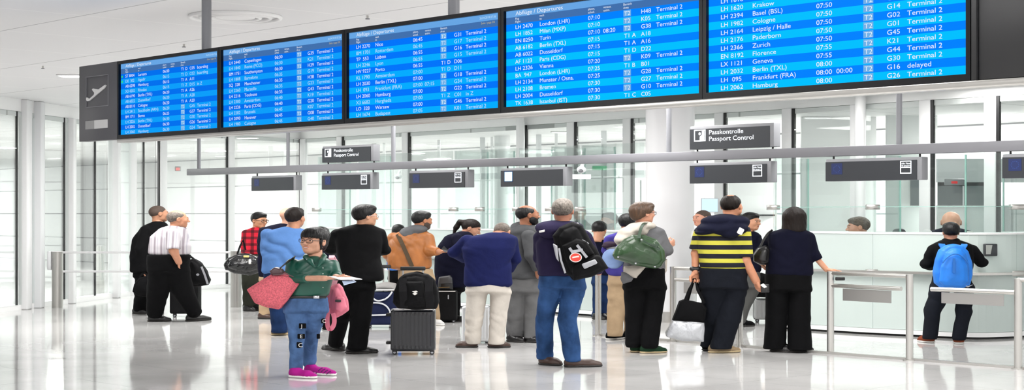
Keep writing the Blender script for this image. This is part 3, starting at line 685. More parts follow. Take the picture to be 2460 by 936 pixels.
dd = GP[1777]-GP[1617]; leaf(r, dd*0.1, dd*0.75, 0.80, 0.1, 0.45, 0.17)
r = barrier('single steel barrier post behind the backpack man', 1437, 1437, 0, right=False, left=False)
MB().cyl((0, 0, 0), 0.042, 0.96, 20).build('post', M['steel'], r); MB().cyl((0, 0, 0), 0.075, 0.012, 20).build('foot_plate', M['steel'], r)
MB().tube([(0, 0, 0.945), GP[1617]*0.35-GP[1437]*0.35+Vector((0, 0, 0.945))], 0.024, 14).build('top_rail', M['steel'], r)
r = thing('floor_guide_rail', 'flat steel guide rail on the floor linking the barrier posts', 'floor rail', tuple(GP[1437]))
dd = (GP[2446]-GP[1437]); MB().ribbon([dd*0, dd*1.15], 0.0, 0.028, 0.05).build('rail', M['steel'], r)
# queue railing with thick posts at the far left
r = thing('railing', 'steel railing with two thick posts behind the two men at far left', 'railing', tuple(G(138, 738)))
A = G(138, 738); B = G(567, 737); d = B-A
for i, p in enumerate((Vector((0, 0, 0)), d)):
    MB().cyl(p, 0.098, 0.985, 32).build('post', mat('satin_steel', (176, 174, 170), 0.35, 0.85), r)
    if i == 0: MB().bbox((p.x-0.17, p.y-0.05, 0.66), (p.x-0.1, p.y+0.05, 0.985), 0.01, 1).build('side_box', M['greypost'], r)
for z in (0.965, 0.63): MB().tube([Vector((0, 0, z)), d+Vector((0, 0, z))], 0.02, 14).build('rail', mat('pale_rail', (225, 225, 226), 0.3, 0.3), r)
for z in (0.965, 0.63): MB().tube([d+Vector((0, 0, z)), d*1.9+Vector((0, 0.6, z))], 0.02, 14).build('rail', bpy.data.materials['pale_rail'], r)
p = G(193, 713); r = thing('bollard', 'steel bollard standing behind the left glass wall', 'bollard', (p.x, p.y+1.5, 0))
MB().cyl((0, 0, 0), 0.09, 0.97, 28).build('shaft', bpy.data.materials['satin_steel'], r); MB().cyl((0, 0, 0.97), 0.095, 0.015, 28).build('cap', M['steel'], r)
# ------------------------------------------------------------------ small fixtures
p = P(427, 405, 40); r = thing('red_sign', 'small red and black wall display far behind the left glass', 'display', tuple(p))
MB().bbox((-0.07, -0.02, -0.06), (0.07, 0.02, 0.06), 0.005, 1).build('case', M['black'], r); MB().box((-0.04, -0.026, -0.045), (0.06, -0.021, 0.03)).build('screen', mat('red_lit', (200, 20, 24), 0.4, emit=(210, 20, 24), estr=0.3), r)
p = P(2293, 437, 26.0); r = thing('call_display', 'small grey number display with red digits above the dark office window', 'display', tuple(p))
MB().bbox((-0.16, -0.03, -0.05), (0.16, 0.03, 0.05), 0.006, 1).build('case', M['housing'], r); MB().box((-0.06, -0.036, -0.025), (0.04, -0.031, 0.015)).build('digits', bpy.data.materials['red_lit'], r)
p = P(1440, 403, 31); r = thing('exit_sign', 'green lit exit sign behind the glass above the bearded officer', 'sign', tuple(p))
MB().bbox((-0.14, -0.02, -0.04), (0.14, 0.02, 0.04), 0.005, 1).build('case', mat('green_lit', (40, 190, 120), 0.4, emit=(60, 210, 140), estr=0.7), r)
p = P(1396, 424, 24.0); r = thing('white_plate', 'small blank white plate hanging right of the lit lane sign', 'sign', tuple(p))
MB().bbox((-0.145, -0.015, -0.035), (0.145, 0.015, 0.035), 0.004, 1).build('board', M['lit'], r); MB().cyl((0, 0, 0.03), 0.008, 0.13, 8).build('hanger', M['steel'], r)
for px, py, Y, lb in ((957, 424, 30, 'white dome camera on bracket left of the orange jacket man lane sign'), (1397, 407, 23.9, 'white dome camera above the small blank white plate')):
    p = P(px, py, Y); r = thing('security_camera', lb, 'camera', tuple(p)); f = Field((-.12, -.12, -.12), (.12, .12, .12), 0.01); f.ell((0, 0, 0), (.055, .055, .05)); f.cap((0, 0, .03), (0.02, 0, .1), .02, .02)
    solid('housing', [f.mesh()], mat('camera_white', (225, 228, 230), 0.3), r); f = Field((-.1, -.1, -.1), (.1, .1, .1), 0.01); f.ell((-0.01, -.04, -.02), (.03, .03, .03)); solid('lens', [f.mesh()], M['rodgrey'], r)
# card scanner on the curved desk
p = P(2379, 599, 20.95); r = thing('card_scanner', 'black card scanner box fixed to the curved desk front', 'scanner', tuple(p))
MB().bbox((-0.085, -0.04, -0.085), (0.085, 0.05, 0.075), 0.012, 2).build('case', mat('scanner_black', (40, 44, 48), 0.3), r)
MB().add([(-0.07, -0.045, -0.06), (-0.01, -0.045, -0.06), (0.015, -0.045, 0.06), (-0.07, -0.045, 0.06)], [(0, 1, 2, 3)]).build('label_plate', mat('scanner_plate', (150, 155, 150), 0.4), r)
# chair seen over the curved desk
def chair_back(px, py, Y, w_, label):
    p = P(px, py, Y); r = thing('office_chair', label, 'chair', (p.x, p.y, 0), 0, 'office chairs behind the desks'); z = p.z
    f = Field((-.3, -.15, .3), (.3, .15, z+.05), 0.02); f.rbox((0, 0, z-0.25), (w_/2/S, .04, .27), .04); solid('backrest', [f.mesh()], mat('chair_black', (38, 40, 46), 0.7), r)
    f = Field((-.3, -.3, .35), (.3, .3, .6), 0.02); f.rbox((0, -0.0, .46), (.24, .24, .04), .03); solid('seat', [f.mesh()], bpy.data.materials['chair_black'], r)
    MB().cyl((0, 0, 0.06), 0.03, 0.38, 12).build('gas_column', M['black'], r); mb = MB()
    for k in range(5): mb.tube([(0, 0, 0.08), (0.3*math.cos(k*1.2566), 0.3*math.sin(k*1.2566), 0.04)], 0.02, 8)
    mb.build('star_base', M['black'], r)
chair_back(2160, 552, 23.0, 0.19, 'black office chair top showing over the curved desk')
chair_back(1386, 549, 27.6, 0.12, 'black chair top behind the middle desk beside purple hoodie')
# ceiling fittings
p = P(566, 43, 1.93*FPX/(HOR-43)); r = thing('ceiling_diffuser', 'large round white air diffuser in the ceiling', 'ceiling vent', (p.x, p.y, 3.6))
mb = MB()
for rr in (0.44, 0.34, 0.24): mb.tube([(rr*math.cos(a)*1.0, rr*math.sin(a), -0.012) for a in [k*2*math.pi/48 for k in range(49)]], 0.022, 8, 0, False)
mb.build('rings', M['white'], r); MB().cyl((0, 0, -0.02), 0.19, 0.02, 40).build('disc', M['white'], r)
for px, py, lb in ((442, 110, 'sprinkler head on ceiling beside the left hanging tube'), (883, 42, 'sprinkler head on ceiling left of the second hanging tube'), (103, 162, 'sprinkler head on ceiling above left glass wall')):
    p = P(px, py, 1.93*FPX/(HOR-py)); r = thing('sprinkler', lb, 'sprinkler', (p.x, p.y, 3.6)); MB().cyl((0, 0, -0.03), 0.012, 0.03, 10).build('stem', M['steel'], r); MB().cyl((0, 0, -0.038), 0.022, 0.008, 14).build('deflector', M['rodgrey'], r)
lampm = mat('lamp_lit', (255, 255, 255), 0.4, emit=(255, 255, 255), estr=1.6)
def slot(px, py, zc, lb, w_=0.2):
    Y = (zc-EYE)*FPX/(HOR-py); p = P(px, py, Y); r = thing('ceiling_light', lb, 'light', (p.x, p.y, zc), 0, 'slot lights in the ceiling')
    MB().bbox((-w_-0.03, -0.14, -0.02), (w_+0.03, 0.14, -0.002), 0.004, 1).build('frame', M['white'], r); MB().box((-w_, -0.11, -0.026), (w_, 0.11, -0.021)).build('diffuser', lampm, r)
for a in ((180, 180, 3.6, 'slot light on the hall ceiling left of the plane panel'), (594, 330, 3.3, 'slot light in back room below the second screen'), (535, 373, 3.3, 'slot light in back room, left, near the beam end'), (1350, 316, 3.3, 'slot light in back room below the fourth screen'), (1960, 281, 3.3, 'slot light in back room above the curved desk'), (1412, 350, 3.3, 'slot light in back room just above the beam')): slot(*a)
p = P(1705, 492, 27.6); r = thing('monitor', 'pale blue lit monitor behind the glass beside the white column', 'monitor', (p.x, p.y, 0), 0)
MB().bbox((-0.15, 0.0, p.z-0.13), (0.15, 0.03, p.z+0.12), 0.006, 1).build('case', M['greypost'], r); MB().box((-0.135, -0.004, p.z-0.115), (0.135, -0.001, p.z+0.105)).build('screen', mat('monitor_lit', (190, 215, 240), 0.4, emit=(190, 216, 242), estr=0.7), r)
MB().box((-0.02, 0.03, 0.75), (0.02, 0.05, p.z)).build('stand', M['greypost'], r); MB().bbox((-0.3, -0.2, 0.70), (0.3, 0.2, 0.75), 0.01, 1).box((-0.28, -0.18, 0), (-0.24, 0.18, 0.70)).box((0.24, -0.18, 0), (0.28, 0.18, 0.70)).build('shelf_stand', M['white'], r)
# ------------------------------------------------------------------ people
class Ctx:
    def __init__(s, Y, px): s.Y = Y; s.X0 = (px-CX)*Y/FPX
    def n(s, p):
        dy = p[2] if len(p) > 2 else 0.0; Y = s.Y+S*dy
        return np.array([((p[0]-CX)*Y/FPX-s.X0)/S, dy, EYE-(p[1]-HOR)*Y/FPX])
    def g(s, p):
        v = G(*p); return np.array([(v.x-s.X0)/S, max(-0.45, min(0.45, (v.y-s.Y)/S)), 0.0])
    def r(s, px): return px*s.Y/FPX/S
SKIN = {}
def skin(rgb):
    rgb = tuple(int(v*k) for v, k in zip(rgb, (.88, .85, .83)))
    if rgb not in SKIN:
        n = '%d' % len(SKIN)
        SKIN[rgb] = [mat('skin_tone_'+n, rgb, 0.5, spec=0.35, mottle=0.05, mscale=30), mat('lip_tone_'+n, (int(rgb[0]*0.88), int(rgb[1]*0.68), int(rgb[2]*0.66)), 0.45),
                     mat('brow_tone_'+n, tuple(int(c*0.42) for c in rgb), 0.8), EYEW, EYED]
    return SKIN[rgb]
EYEW = mat('eye_white', (225, 222, 218), 0.25); EYED = mat('eye_dark', (22, 16, 14), 0.2)
HAIR = {'black': mat('hair_black', (12, 11, 12), 0.5, spec=0.3, bump=0.5, bscale=60, stretch=(1, 1, 0.25)), 'brown': mat('hair_brown', (70, 48, 30), 0.5, bump=0.5, bscale=60, mottle=0.35, mscale=40, stretch=(1, 1, 0.3)),
        'darkbrown': mat('hair_dark_brown', (24, 17, 14), 0.6, spec=0.2, bump=0.5, bscale=60, mottle=0.3, mscale=40, stretch=(1, 1, 0.3)), 'grey': mat('hair_grey', (112, 104, 96), 0.6, bump=0.6, bscale=70, mottle=0.45, mscale=45),
        'shadow': mat('hair_stubble', (66, 52, 44), 0.75, mottle=0.2, mscale=60), 'greybrown': mat('hair_grey_brown', (92, 82, 74), 0.6, bump=0.5, bscale=60, mottle=0.4, mscale=45)}
def frame_of(yaw, pitch, roll=0.0):
    a = math.radians(yaw); t = math.radians(pitch)
    f = np.array([math.sin(a)*math.cos(t), -math.cos(a)*math.cos(t), math.sin(t)]); l = np.array([-math.cos(a), -math.sin(a), 0.0]); u = np.cross(l, f)
    if roll:
        q = math.radians(roll); l, u = l*math.cos(q)+u*math.sin(q), u*math.cos(q)-l*math.sin(q)
    return np.stack([l, f, u])       # rows: lateral, forward, up
def head_field(res, beard=0.0, female=False, fat=0.0):
    f = Field((-.11, -.13, -.2), (.11, .14, .135), res)
    f.ell((0, -.016, .028), (.077, .098, .09), k=0); f.ell((0, .028, -.032), (.062+fat*.01, .066, .088), k=.04)
    f.ell((0, .056, -.09), (.034+fat*.012, .034, .027), k=.03)
    for s in (-1, 1):
        f.ell((s*.040, .058, -.022), (.024+fat*.006, .026, .024), k=.03); f.ell((s*.046, .018, -.068), (.02+fat*.012, .03, .028), k=.03)
    f.cap((-.034, .086, .027), (.034, .086, .027), .009, .009, k=.02)
    for s in (-1, 1): f.ell((s*.031, .107, .008), (.019, .02, .013), k=.012, sub=True)
    for s in (-1, 1):
        f.chain([(s*.013, .090, .008), (s*.024, .0965, .0165), (s*.037, .0945, .0165), (s*.048, .084, .008)], [.004, .0048, .0048, .004], k=.006)
        f.chain([(s*.015, .091, .003), (s*.026, .0945, -.0035), (s*.037, .0925, -.0035), (s*.047, .085, .003)], [.003, .0036, .0036, .003], k=.006)
    f.cap((0, .090, .014), (0, .113, -.024), .007, .0125, k=.012)
    for s in (-1, 1): f.ell((s*.012, .104, -.028), (.010, .011, .009), k=.008)
    f.cap((-.015, .092, -.055), (.015, .092, -.055), .0065, .0065, k=.008); f.cap((-.013, .090, -.067), (.013, .090, -.067), .007, .007, k=.008)
    f.cap((-.02, .099, -.061), (.02, .099, -.061), .0035, .0035, k=.003, sub=True)
    for s in (-1, 1):
        e = frame_of(s*20, 0); f.ell((s*.080, -.008, -.006), (.012, .021, .034), k=.008); f.ell((s*.091, -.002, -.004), (.006, .011, .02), k=.006, sub=True)
    f.cap((0, -.022, -.05), (0, -.026, -.185), .053 if not female else .047, .056 if not female else .05, k=.03)
    return f
def head_parts(res, **kw):
    f = head_field(res, **kw); hv, hq = f.mesh(); parts = [(hv, hq)]
    for s in (-1, 1):
        e = Field((s*.031-.02, .06, -.015), (s*.031+.02, .12, .03), res*0.7); e.ell((s*.031, .0815, .007), (.0145, .0145, .0125)); parts.append(e.mesh())
    return parts
def head_mats(c, own, smile=0):
    m = np.zeros(len(c), int); a, b, z = np.abs(c[:, 0]), c[:, 1], c[:, 2]; h = own == 0
    zz = z+.0612-.006*(a/.02)**2*smile
    m[h & ((a/(.0205+.004*smile))**2+(zz/.0085)**2 < 1) & (b > .078)] = 1
    if smile: m[h & ((a/.018)**2+(zz/.003)**2 < 1) & (b > .078)] = 3
    m[h & (a > .012) & (a < .046) & (z > .025) & (z < .0325) & (b > .06)] = 2
    e = own > 0; m[e] = 3; cx = np.sign(c[:, 0])*.031
    m[e & ((c[:, 0]-cx)**2+(z-.007)**2 < .0074**2)] = 4
    return m
def hair_field(style, res):
    f = Field((-.15, -.17, -.25), (.15, .15, .16), res); st = style
    X, Y, Z = f.XYZ()
    def diag(h, slope=0.8, fb=0.6): f.F = np.maximum(f.F, (Y*fb-Z*slope-h).astype(np.float32))
    def notface(b0, c0): f.F = np.maximum(f.F, np.minimum(Y-b0, c0-Z).astype(np.float32))
    if st == 'buzz': f.ell((0, -.018, .028), (.0805, .101, .094), k=0); diag(-.004)
    elif st == 'bald_ring':
        f.ell((0, -.018, .024), (.0825, .103, .093), k=0); diag(-.002); f.ell((0, .02, .125), (.068, .125, .066), k=.01, sub=True); notface(.045, .2)
    elif st == 'thin_top':
        f.ell((0, -.018, .028), (.084, .105, .096), k=0); diag(-.002); f.ell((0, -.035, .135), (.046, .05, .036), k=.012, sub=True); f.ell((0, .06, .125), (.045, .06, .05), k=.012, sub=True); f.clip((0, 1, 0), (0, .06, 0))
    elif st == 'short': f.ell((0, -.018, .032), (.087, .107, .102), k=0); f.ell((0, .03, .09), (.066, .06, .036), k=.02); diag(-.001)
    elif st == 'full':
        f.ell((0, -.02, .036), (.092, .112, .106), k=0); f.ell((0, .035, .095), (.074, .062, .042), k=.025); diag(.004)
    elif st == 'bangs':
        f.ell((0, -.018, .03), (.089, .112, .106), k=0); f.ell((0, .044, .058), (.077, .057, .066), k=.02)
        for s in (-1, 1): f.cap((s*.078, .03, .03), (s*.074, .012, -.07), .011, .007, k=.01)
        f.ell((0, -.09, -.02), (.055, .04, .08), k=.03); f.ell((0, -.12, .06), (.05, .045, .05), k=.02)
        notface(.036, .030); f.F = np.maximum(f.F, np.minimum(.062-np.abs(X), np.minimum(Y-.0, .034-Z)).astype(np.float32))
        f.clip((0, 0, -1), (0, 0, -.1))
    elif st == 'bob':
        f.ell((0, -.02, .03), (.098, .118, .108), k=0); f.stack([(0, -.03, -.2, .075, .07), (0, -.028, -.14, .108, .098), (0, -.02, -.05, .106, .105), (0, -.015, .05, .09, .1)], k=.04)
        notface(.045, .05); f.F = np.maximum(f.F, np.minimum(.058-np.abs(X), np.minimum(Y-.0, .05-Z)).astype(np.float32))
    elif st == 'pixie':
        f.ell((0, -.022, .034), (.095, .117, .106), k=0); f.ell((0, .04, .085), (.076, .066, .046), k=.02); f.ell((0, -.07, -.03), (.07, .05, .06), k=.03); diag(.016)
    elif st == 'ponytail':
        f.ell((0, -.018, .03), (.086, .106, .1), k=0); diag(.0)
        f.chain([(0, -.10, .05), (0, -.155, .02), (0, -.15, -.06), (0, -.13, -.16)], [.026, .032, .03, .012], k=.02)
    near = np.abs(f.F) < .03; I = np.nonzero(near); x, y, z = f.ax[0][I[0]], f.ax[1][I[1]], f.ax[2][I[2]]; r = np.random.RandomState(len(st)*7+3)
    if st not in ('buzz',):
        th = np.arctan2(x, y+.02); d = np.sin(th*34+z*30+2*np.sin(z*40))*.5+np.sin(th*61-z*45+1)*.4+np.sin(x*140+y*90+z*60)*.4
        f.F[I] += (.0022 if st not in ('short', 'full', 'thin_top', 'pixie', 'bangs', 'bob') else .002)*d
    return f
def hand_parts(wr, d, nrm, side, curl=0.9, sc=1.0, res=0.0042, thumb=0.6):
    # wr wrist, d direction to the fingers, nrm palm normal, side +-1: thumb side along cross(d, nrm)*side
    d = np.array(d, float); d /= np.linalg.norm(d); nrm = np.array(nrm, float); nrm -= d*(nrm@d); nrm /= np.linalg.norm(nrm); l = np.cross(d, nrm)*side; wr = np.array(wr, float)
    f = Field(wr-.2*sc*1.0, wr+.2*sc*1.0, res)
    ls = [.0285, .0095, -.0095, -.0275]; Ls = [.070, .078, .072, .056]
    for i in range(4):
        kn = wr+(d*(.088-.004*abs(i-1))+l*ls[i])*sc
        f.cap(wr+(d*.004+l*ls[i]*.55)*sc, kn, .0165*sc, .0125*sc, k=.014*sc)
    for i in range(4):
        p = wr+(d*(.088-.004*abs(i-1))+l*ls[i])*sc; a = 0.35*curl
        for j in range(3):
            v = d*math.cos(a)+nrm*math.sin(a)+l*(ls[i]*1.2)*(1 if j == 0 else 0); v /= np.linalg.norm(v); q = p+v*Ls[i]*(.44, .32, .26)[j]*sc
            f.cap(p, q, (.0098, .009, .0082)[j]*sc, (.009, .0082, .0072)[j]*sc, k=.003*sc); p = q; a += 0.75*curl
    p = wr+(d*.024+l*.022+nrm*.004)*sc; v = d*.62+l*.72+nrm*.25*thumb; v /= np.linalg.norm(v)
    q = p+v*.042*sc; f.cap(p, q, .0155*sc, .0115*sc, k=.012*sc); v = d*.9+l*.25+nrm*.45*thumb; v /= np.linalg.norm(v); t = q+v*.032*sc
    f.cap(q, t, .0108*sc, .0098*sc, k=.004*sc); v = d*.92+l*.0+nrm*.5*thumb; v /= np.linalg.norm(v); f.cap(t, t+v*.026*sc, .0098*sc, .0082*sc, k=.004*sc)
    return f.mesh()
def bounds(pts, m): A = np.array(pts, float)[:, :3]; return A.min(0)-m, A.max(0)+m
def person(label, Y, px, sp):
    c = Ctx(Y, px); r = thing('person', label, 'person', (c.X0, c.Y, 0), 0, sp.get('group', 'travellers in the passport queue'))
    q = min(2.0, max(1.0, Y/19.0)); fine = sp.get('fine', 0.0105*q); hres = 0.0052*q*sp.get('hq', 1.0)
    sk = skin(sp.get('skin', (214, 160, 130)))
    # torso sections in natural metres
    secs = []
    for s in sp['top']['sec']:
        p = c.n((s[0], s[1], s[4] if len(s) > 4 else 0)); secs.append((p[0], p[1], p[2], c.r(s[2]), s[3]))
    arms = [([c.n(p) for p in a[0]], [c.r(x) for x in a[1]], a[2]) for a in sp['top'].get('arms', [])]
    shoes = [(c.g(a), c.g(b)) for a, b in sp.get('shoes', [])]
    legs = []
    psec = []
    if 'pants' in sp:
        for i, (pts, rad) in enumerate(sp['pants']['legs']):
            P3 = []
            fd = shoes[i][0][1] if i < len(shoes) else 0.0
            for j, p in enumerate(pts):
                t = j/max(1, len(pts)-1); p = (p[0], p[1], p[2] if len(p) > 2 else fd*t); P3.append(c.n(p))
            legs.append((P3, [c.r(x) for x in rad]))
        for s in sp['pants']['sec']:
            p = c.n((s[0], s[1], s[4] if len(s) > 4 else 0)); psec.append((p[0], p[1], p[2], c.r(s[2]), s[3]))
    hd = sp['head']; hc = c.n((hd[0], hd[1], hd[5] if len(hd) > 5 else 0)); hs = hd[2]*Y/FPX/.235; HM = frame_of(hd[3], hd[4], hd[6] if len(hd) > 6 else 0.0)
    def place(V): return (V*hs) @ HM+hc
    # ---- body: one skin
    allp = [s[:3] for s in secs]+[p for a in arms for p in a[0]]+[p for l in legs for p in l[0]]+[hc]
    lo, hi = bounds(allp, .30); lo[2] = max(lo[2], -0.01); f = Field(lo, hi, .0155*q)
    zp = max([s[2] for s in psec]+[0.0]); ss = sorted(secs, key=lambda s: s[2]); A2 = np.array(ss)
    up = [s for s in ss if s[2] > zp+.02]
    if psec: up.append(tuple(np.interp(zp-.02, A2[:, 2], A2[:, j]) if j != 2 else zp-.02 for j in range(5)))
    f.stack([(s[0], s[1], s[2], s[3]*.8, s[4]*.8) for s in (up if len(up) > 1 else ss)], k=0, kz=.05)
    if psec: f.stack([(s[0], s[1], s[2], s[3]*.78, s[4]*.78) for s in psec], k=.03, kz=.03)
    nb = hc+(np.array([0, -.026, -.185])*hs) @ HM; top = max(secs, key=lambda s: s[2])
    f.cap(hc+(np.array([0, -.022, -.06])*hs) @ HM, (np.array(top[:3])+[0, 0, -.06]), .05*hs, .06, k=.03)
    for P3, rad, ln in arms: f.chain(P3, [rad[0]*.75, rad[1]*.72 if ln < .6 else rad[1]*.6, rad[2]*(.95 if ln < .95 else .7)], k=.03)
    for P3, rad in legs: f.chain([P3[0], P3[1], P3[1]+(P3[2]-P3[1])*.85], [rad[0]*.7, rad[1]*.7, rad[2]*.55], k=.03)
    parts = [f.mesh()]; k0 = 1
    hp = head_parts(hres, female=sp.get('female', False), fat=sp.get('fat', 0.0)); parts += [(place(v), qd) for v, qd in hp]
    hm = head_mats(np.concatenate([v[qd].mean(1) for v, qd in hp]), np.concatenate([np.full(len(qd), i) for i, (v, qd) in enumerate(hp)]), sp.get('smile', 0))
    nh = [len(qd) for v, qd in hp]
    for (ai, d, nrm, side, curl) in sp.get('hands', []):
        P3, rad, ln = arms[ai]; w_ = P3[-1]; dv = P3[-1]-P3[-2]; dv = dv/np.linalg.norm(dv); d_ = dv if d is None else np.array(d, float)
        parts.append(hand_parts(w_-dv*.01, d_, nrm, side, curl, sp.get('hand', 1.0), .0046*q))
    def mf(cc, own):
        m = np.zeros(len(cc), int); n0 = len(parts[0][1]); m[n0:n0+sum(nh)] = hm; return m
    solid('body', parts, sk, r, mfun=mf)
    # ---- hair
    st = sp.get('hair')
    if st:
        f = hair_field(st[0], hres*1.05); v, qd = f.mesh(); solid('hair', [(place(v), qd)], HAIR[st[1]] if isinstance(st[1], str) else st[1], r)
    if sp.get('beard'):
        f = Field((-.09, -.02, -.15), (.09, .13, 0), hres); X, Yy, Z = f.XYZ(); f.ell((0, .03, -.034), (.0685, .0725, .094), k=0); f.ell((0, .058, -.092), (.041, .041, .033), k=.03)
        for s in (-1, 1): f.ell((s*.049, .02, -.062), (.026, .036, .036), k=.03)
        f.F = np.maximum(f.F, (Z+.03+.02*np.cos(X*30)).astype(np.float32)); f.F = np.maximum(f.F, (-.01-Yy).astype(np.float32)); f.cap((-.02, .1, -.062), (.02, .1, -.062), .013, .013, k=.006, sub=True)
        f.cap((-.022, .1, -.042), (.022, .1, -.042), .006, .006, k=.004); f.F = np.maximum(f.F, (-.125-Z).astype(np.float32)); v, qd = f.mesh(); solid('beard', [(place(v), qd)], HAIR[sp['beard']], r)
    if sp.get('glasses'):
        mb = MB(); gm = []
        for s in (-1, 1):
            pts = [(s*.033+.026*math.copysign(abs(math.cos(a))**.7, math.cos(a)), .105-.004*math.cos(a)*s, .003+.018*math.copysign(abs(math.sin(a))**.7, math.sin(a))) for a in [k*2*math.pi/20 for k in range(21)]]
            gm.append(pts); gm.append([(s*.059, .101, .008), (s*.085, .03, .008), (s*.086, -.01, .004)])
        gm.append([(-.008, .109, .008), (.008, .109, .008)])
        for pts in gm: mb.tube([tuple(place(np.array([p]))[0]*np.array([S, S, 1])) for p in pts], .0028*q**.5, 6)
        mb.build('glasses', sp['glasses'], r)
    # ---- trousers
    if 'pants' in sp:
        pa = sp['pants']; lo, hi = bounds([s[:3] for s in psec]+[p for l in legs for p in l[0]], .27); lo[2] = max(lo[2], -.02); f = Field(lo, hi, fine)
        f.stack(psec, k=0, kz=.02)
        g = Field(lo, hi, fine)
        for P3, rad in legs: g.chain(P3, rad, k=.014)
        f.F = smin(f.F, g.F, .055)
        hz_ = pa.get('hem', .035); am = pa.get('wr', .006)
        f.wrinkle(am, 13, 20, int(px), [(*l[0][1], .13) for l in legs]+[(*l[0][2], .13) for l in legs]); f.clipz(hz_, max(s[2] for s in psec)+.005)
        solid(pa.get('name', 'trousers'), [f.mesh()], pa['mat'], r)
    # ---- shoes
    for i, (a, b) in enumerate(shoes):
        d = b-a; L = np.linalg.norm(d)+1e-6; d = d/L; Lm = min(max(L, .2), .30); b2 = a+d*Lm
        if L > .32: b2 = a+d*.32
        w_ = sp.get('shoew', .044); sd = np.array([-d[1], d[0], 0]); f = Field(np.minimum(a, b2)-.1, np.maximum(a, b2)+np.array([.1, .1, .16]), .008*q)
        hA = a+d*.03; bl = a+(b2-a)*.66; toe = b2-d*.03
        f.cap(hA+[0, 0, .045], bl+[0, 0, .036], w_*.92, w_, k=0); f.cap(bl+[0, 0, .034], toe+[0, 0, .026], w_, w_*.72, k=.015)
        f.cap(hA+d*.02+[0, 0, .08], hA+d*.03+[0, 0, .055], w_*.95, w_, k=.03)
        f.clipz(.012, .10); ms = sp['shoem'][min(i, len(sp['shoem'])-1)]
        solid('shoe', [f.mesh()], ms[0], r)
        f = Field(np.minimum(a, b2)-.1, np.maximum(a, b2)+np.array([.1, .1, .1]), .008*q)
        f.cap(hA+[0, 0, .02], bl+[0, 0, .02], w_*.98, w_*1.06, k=0); f.cap(bl+[0, 0, .02], toe+[0, 0, .02], w_*1.06, w_*.8, k=.01); f.clipz(.001, .024)
        so = solid('sole', [f.mesh()], ms[1], r)
    # ---- top garment
    tp = sp['top']
    if tp.get('mat'):
        lo, hi = bounds([s[:3] for s in secs]+[p for a in arms for p in a[0]], .27); f = Field(lo, hi, fine)
        f.stack(secs, k=0, kz=tp.get('kz', .05))
        hem = min(s[2] for s in secs)
        f.wrinkle(tp.get('wr', .006), tp.get('fx', 11), tp.get('fz', 15), int(px)+1)
        g = Field(lo, hi, fine)
        for P3, rad, ln in arms:
            if ln >= .99: pts, rd = P3, rad
            elif ln > .5:
                t = (ln-.5)*2; e = P3[1]+(P3[2]-P3[1])*t; pts = [P3[0], P3[1], e]; rd = [rad[0], rad[1], rad[1]+(rad[2]*1.25-rad[1])*t]
            else:
                t = ln*2; e = P3[0]+(P3[1]-P3[0])*t; pts = [P3[0], e]; rd = [rad[0], rad[0]*.97]
            g.chain(pts, rd, k=.025)
        if arms:
            g.wrinkle(tp.get('wr', .006)*.9, 16, 20, int(px)+2, [(*a[0][1], .1) for a in arms])
            for P3, rad, ln in arms:
                if ln <= .5: e = P3[0]+(P3[1]-P3[0])*ln*2; d = P3[1]-P3[0]
                else: t = (min(ln, .98)-.5)*2; e = P3[1]+(P3[2]-P3[1])*t; d = P3[2]-P3[1]
                d = d/np.linalg.norm(d); h = Field(e-.16, e+.16, fine)  # flat sleeve end
                X, Yy, Z = g.XYZ(); nearE = (X-e[0])**2+(Yy-e[1])**2+(Z-e[2])**2 < .14**2
                cut = ((X-e[0])*d[0]+(Yy-e[1])*d[1]+(Z-e[2])*d[2]); g.F = np.where(nearE, np.maximum(g.F, cut), g.F).astype(np.float32)
            f.F = smin(f.F, g.F, .012)
        if tp.get('extra'): tp['extra'](f, c)
        solid(tp.get('name', 'shirt'), [f.mesh()], tp['mat'], r)
    for fn in sp.get('add', []): fn(r, c, place)
    return r, c
# extra pieces of clothing
def collar(m, name='collar', rr=.062, h=.05, ofs=(0, -.015, -.165), tilt=0.0, th=.012):
    def fn(r, c, place):
        f = Field((-.13, -.13, -.26), (.13, .13, -.06), .009); o = np.array(ofs)
        f.stack([(o[0], o[1], o[2]-h*.6, rr+.03, rr+.03), (o[0], o[1], o[2], rr+.008, rr+.006), (o[0], o[1]-.006, o[2]+h*.6, rr, rr)], k=0, kz=.01)
        v, q = f.mesh(); solid(name, [(place(v), q)], m, r)
    return fn
def cap_piece(name, chains, m, res=.009, k=.02, wr=0.004, stack=None, clip=None):
    # chains in pixels: ([(px,py,dy)...],[radius px...])
    def fn(r, c, place):
        pts = [c.n(p) for ch in chains for p in ch[0]]; lo, hi = bounds(pts, .16); f = Field(lo, hi, res)
        for ch in chains: f.chain([c.n(p) for p in ch[0]], [c.r(x) for x in ch[1]], k=k)
        if wr: f.wrinkle(wr, 16, 22, 5)
        solid(name, [f.mesh()], m, r)
    return fn
def ells(name, items, m, res=.009, k=.03, wr=.004):
    # items: (px,py,dy, rx px, ry m, rz px)
    def fn(r, c, place):
        pts = [c.n(i[:3]) for i in items]; lo, hi = bounds(pts, .32); f = Field(lo, hi, res)
        for i, p in zip(items, pts): f.ell(p, (c.r(i[3]), i[4], i[5]*c.Y/FPX), k=k)
        if wr: f.wrinkle(wr, 14, 20, 9)
        solid(name, [f.mesh()], m, r)
    return fn
def quadpatch(name, px, py, dy, w_, h_, m, th=.01, txt=None, tm=None, rot=0.0):
    def fn(r, c, place):
        p = c.n((px, py, dy)); a = w_*c.Y/FPX/2; b = h_*c.Y/FPX/2; R = Matrix.Rotation(rot, 4, 'Y'); o = Vector((p[0]*S, p[1]*S, p[2]))
        q = MB().bbox((-a, -th, -b), (a, 0, b), min(a, b)*.2, 1, 0, Matrix.Translation(o) @ R).build(name, m, r)
        if txt:
            t = text_mesh('lettering', [(txt, -a*.38, -b*.66, b*1.9, 1.2, 0)], [tm], q, -th-.002); t.location = o
    return fn
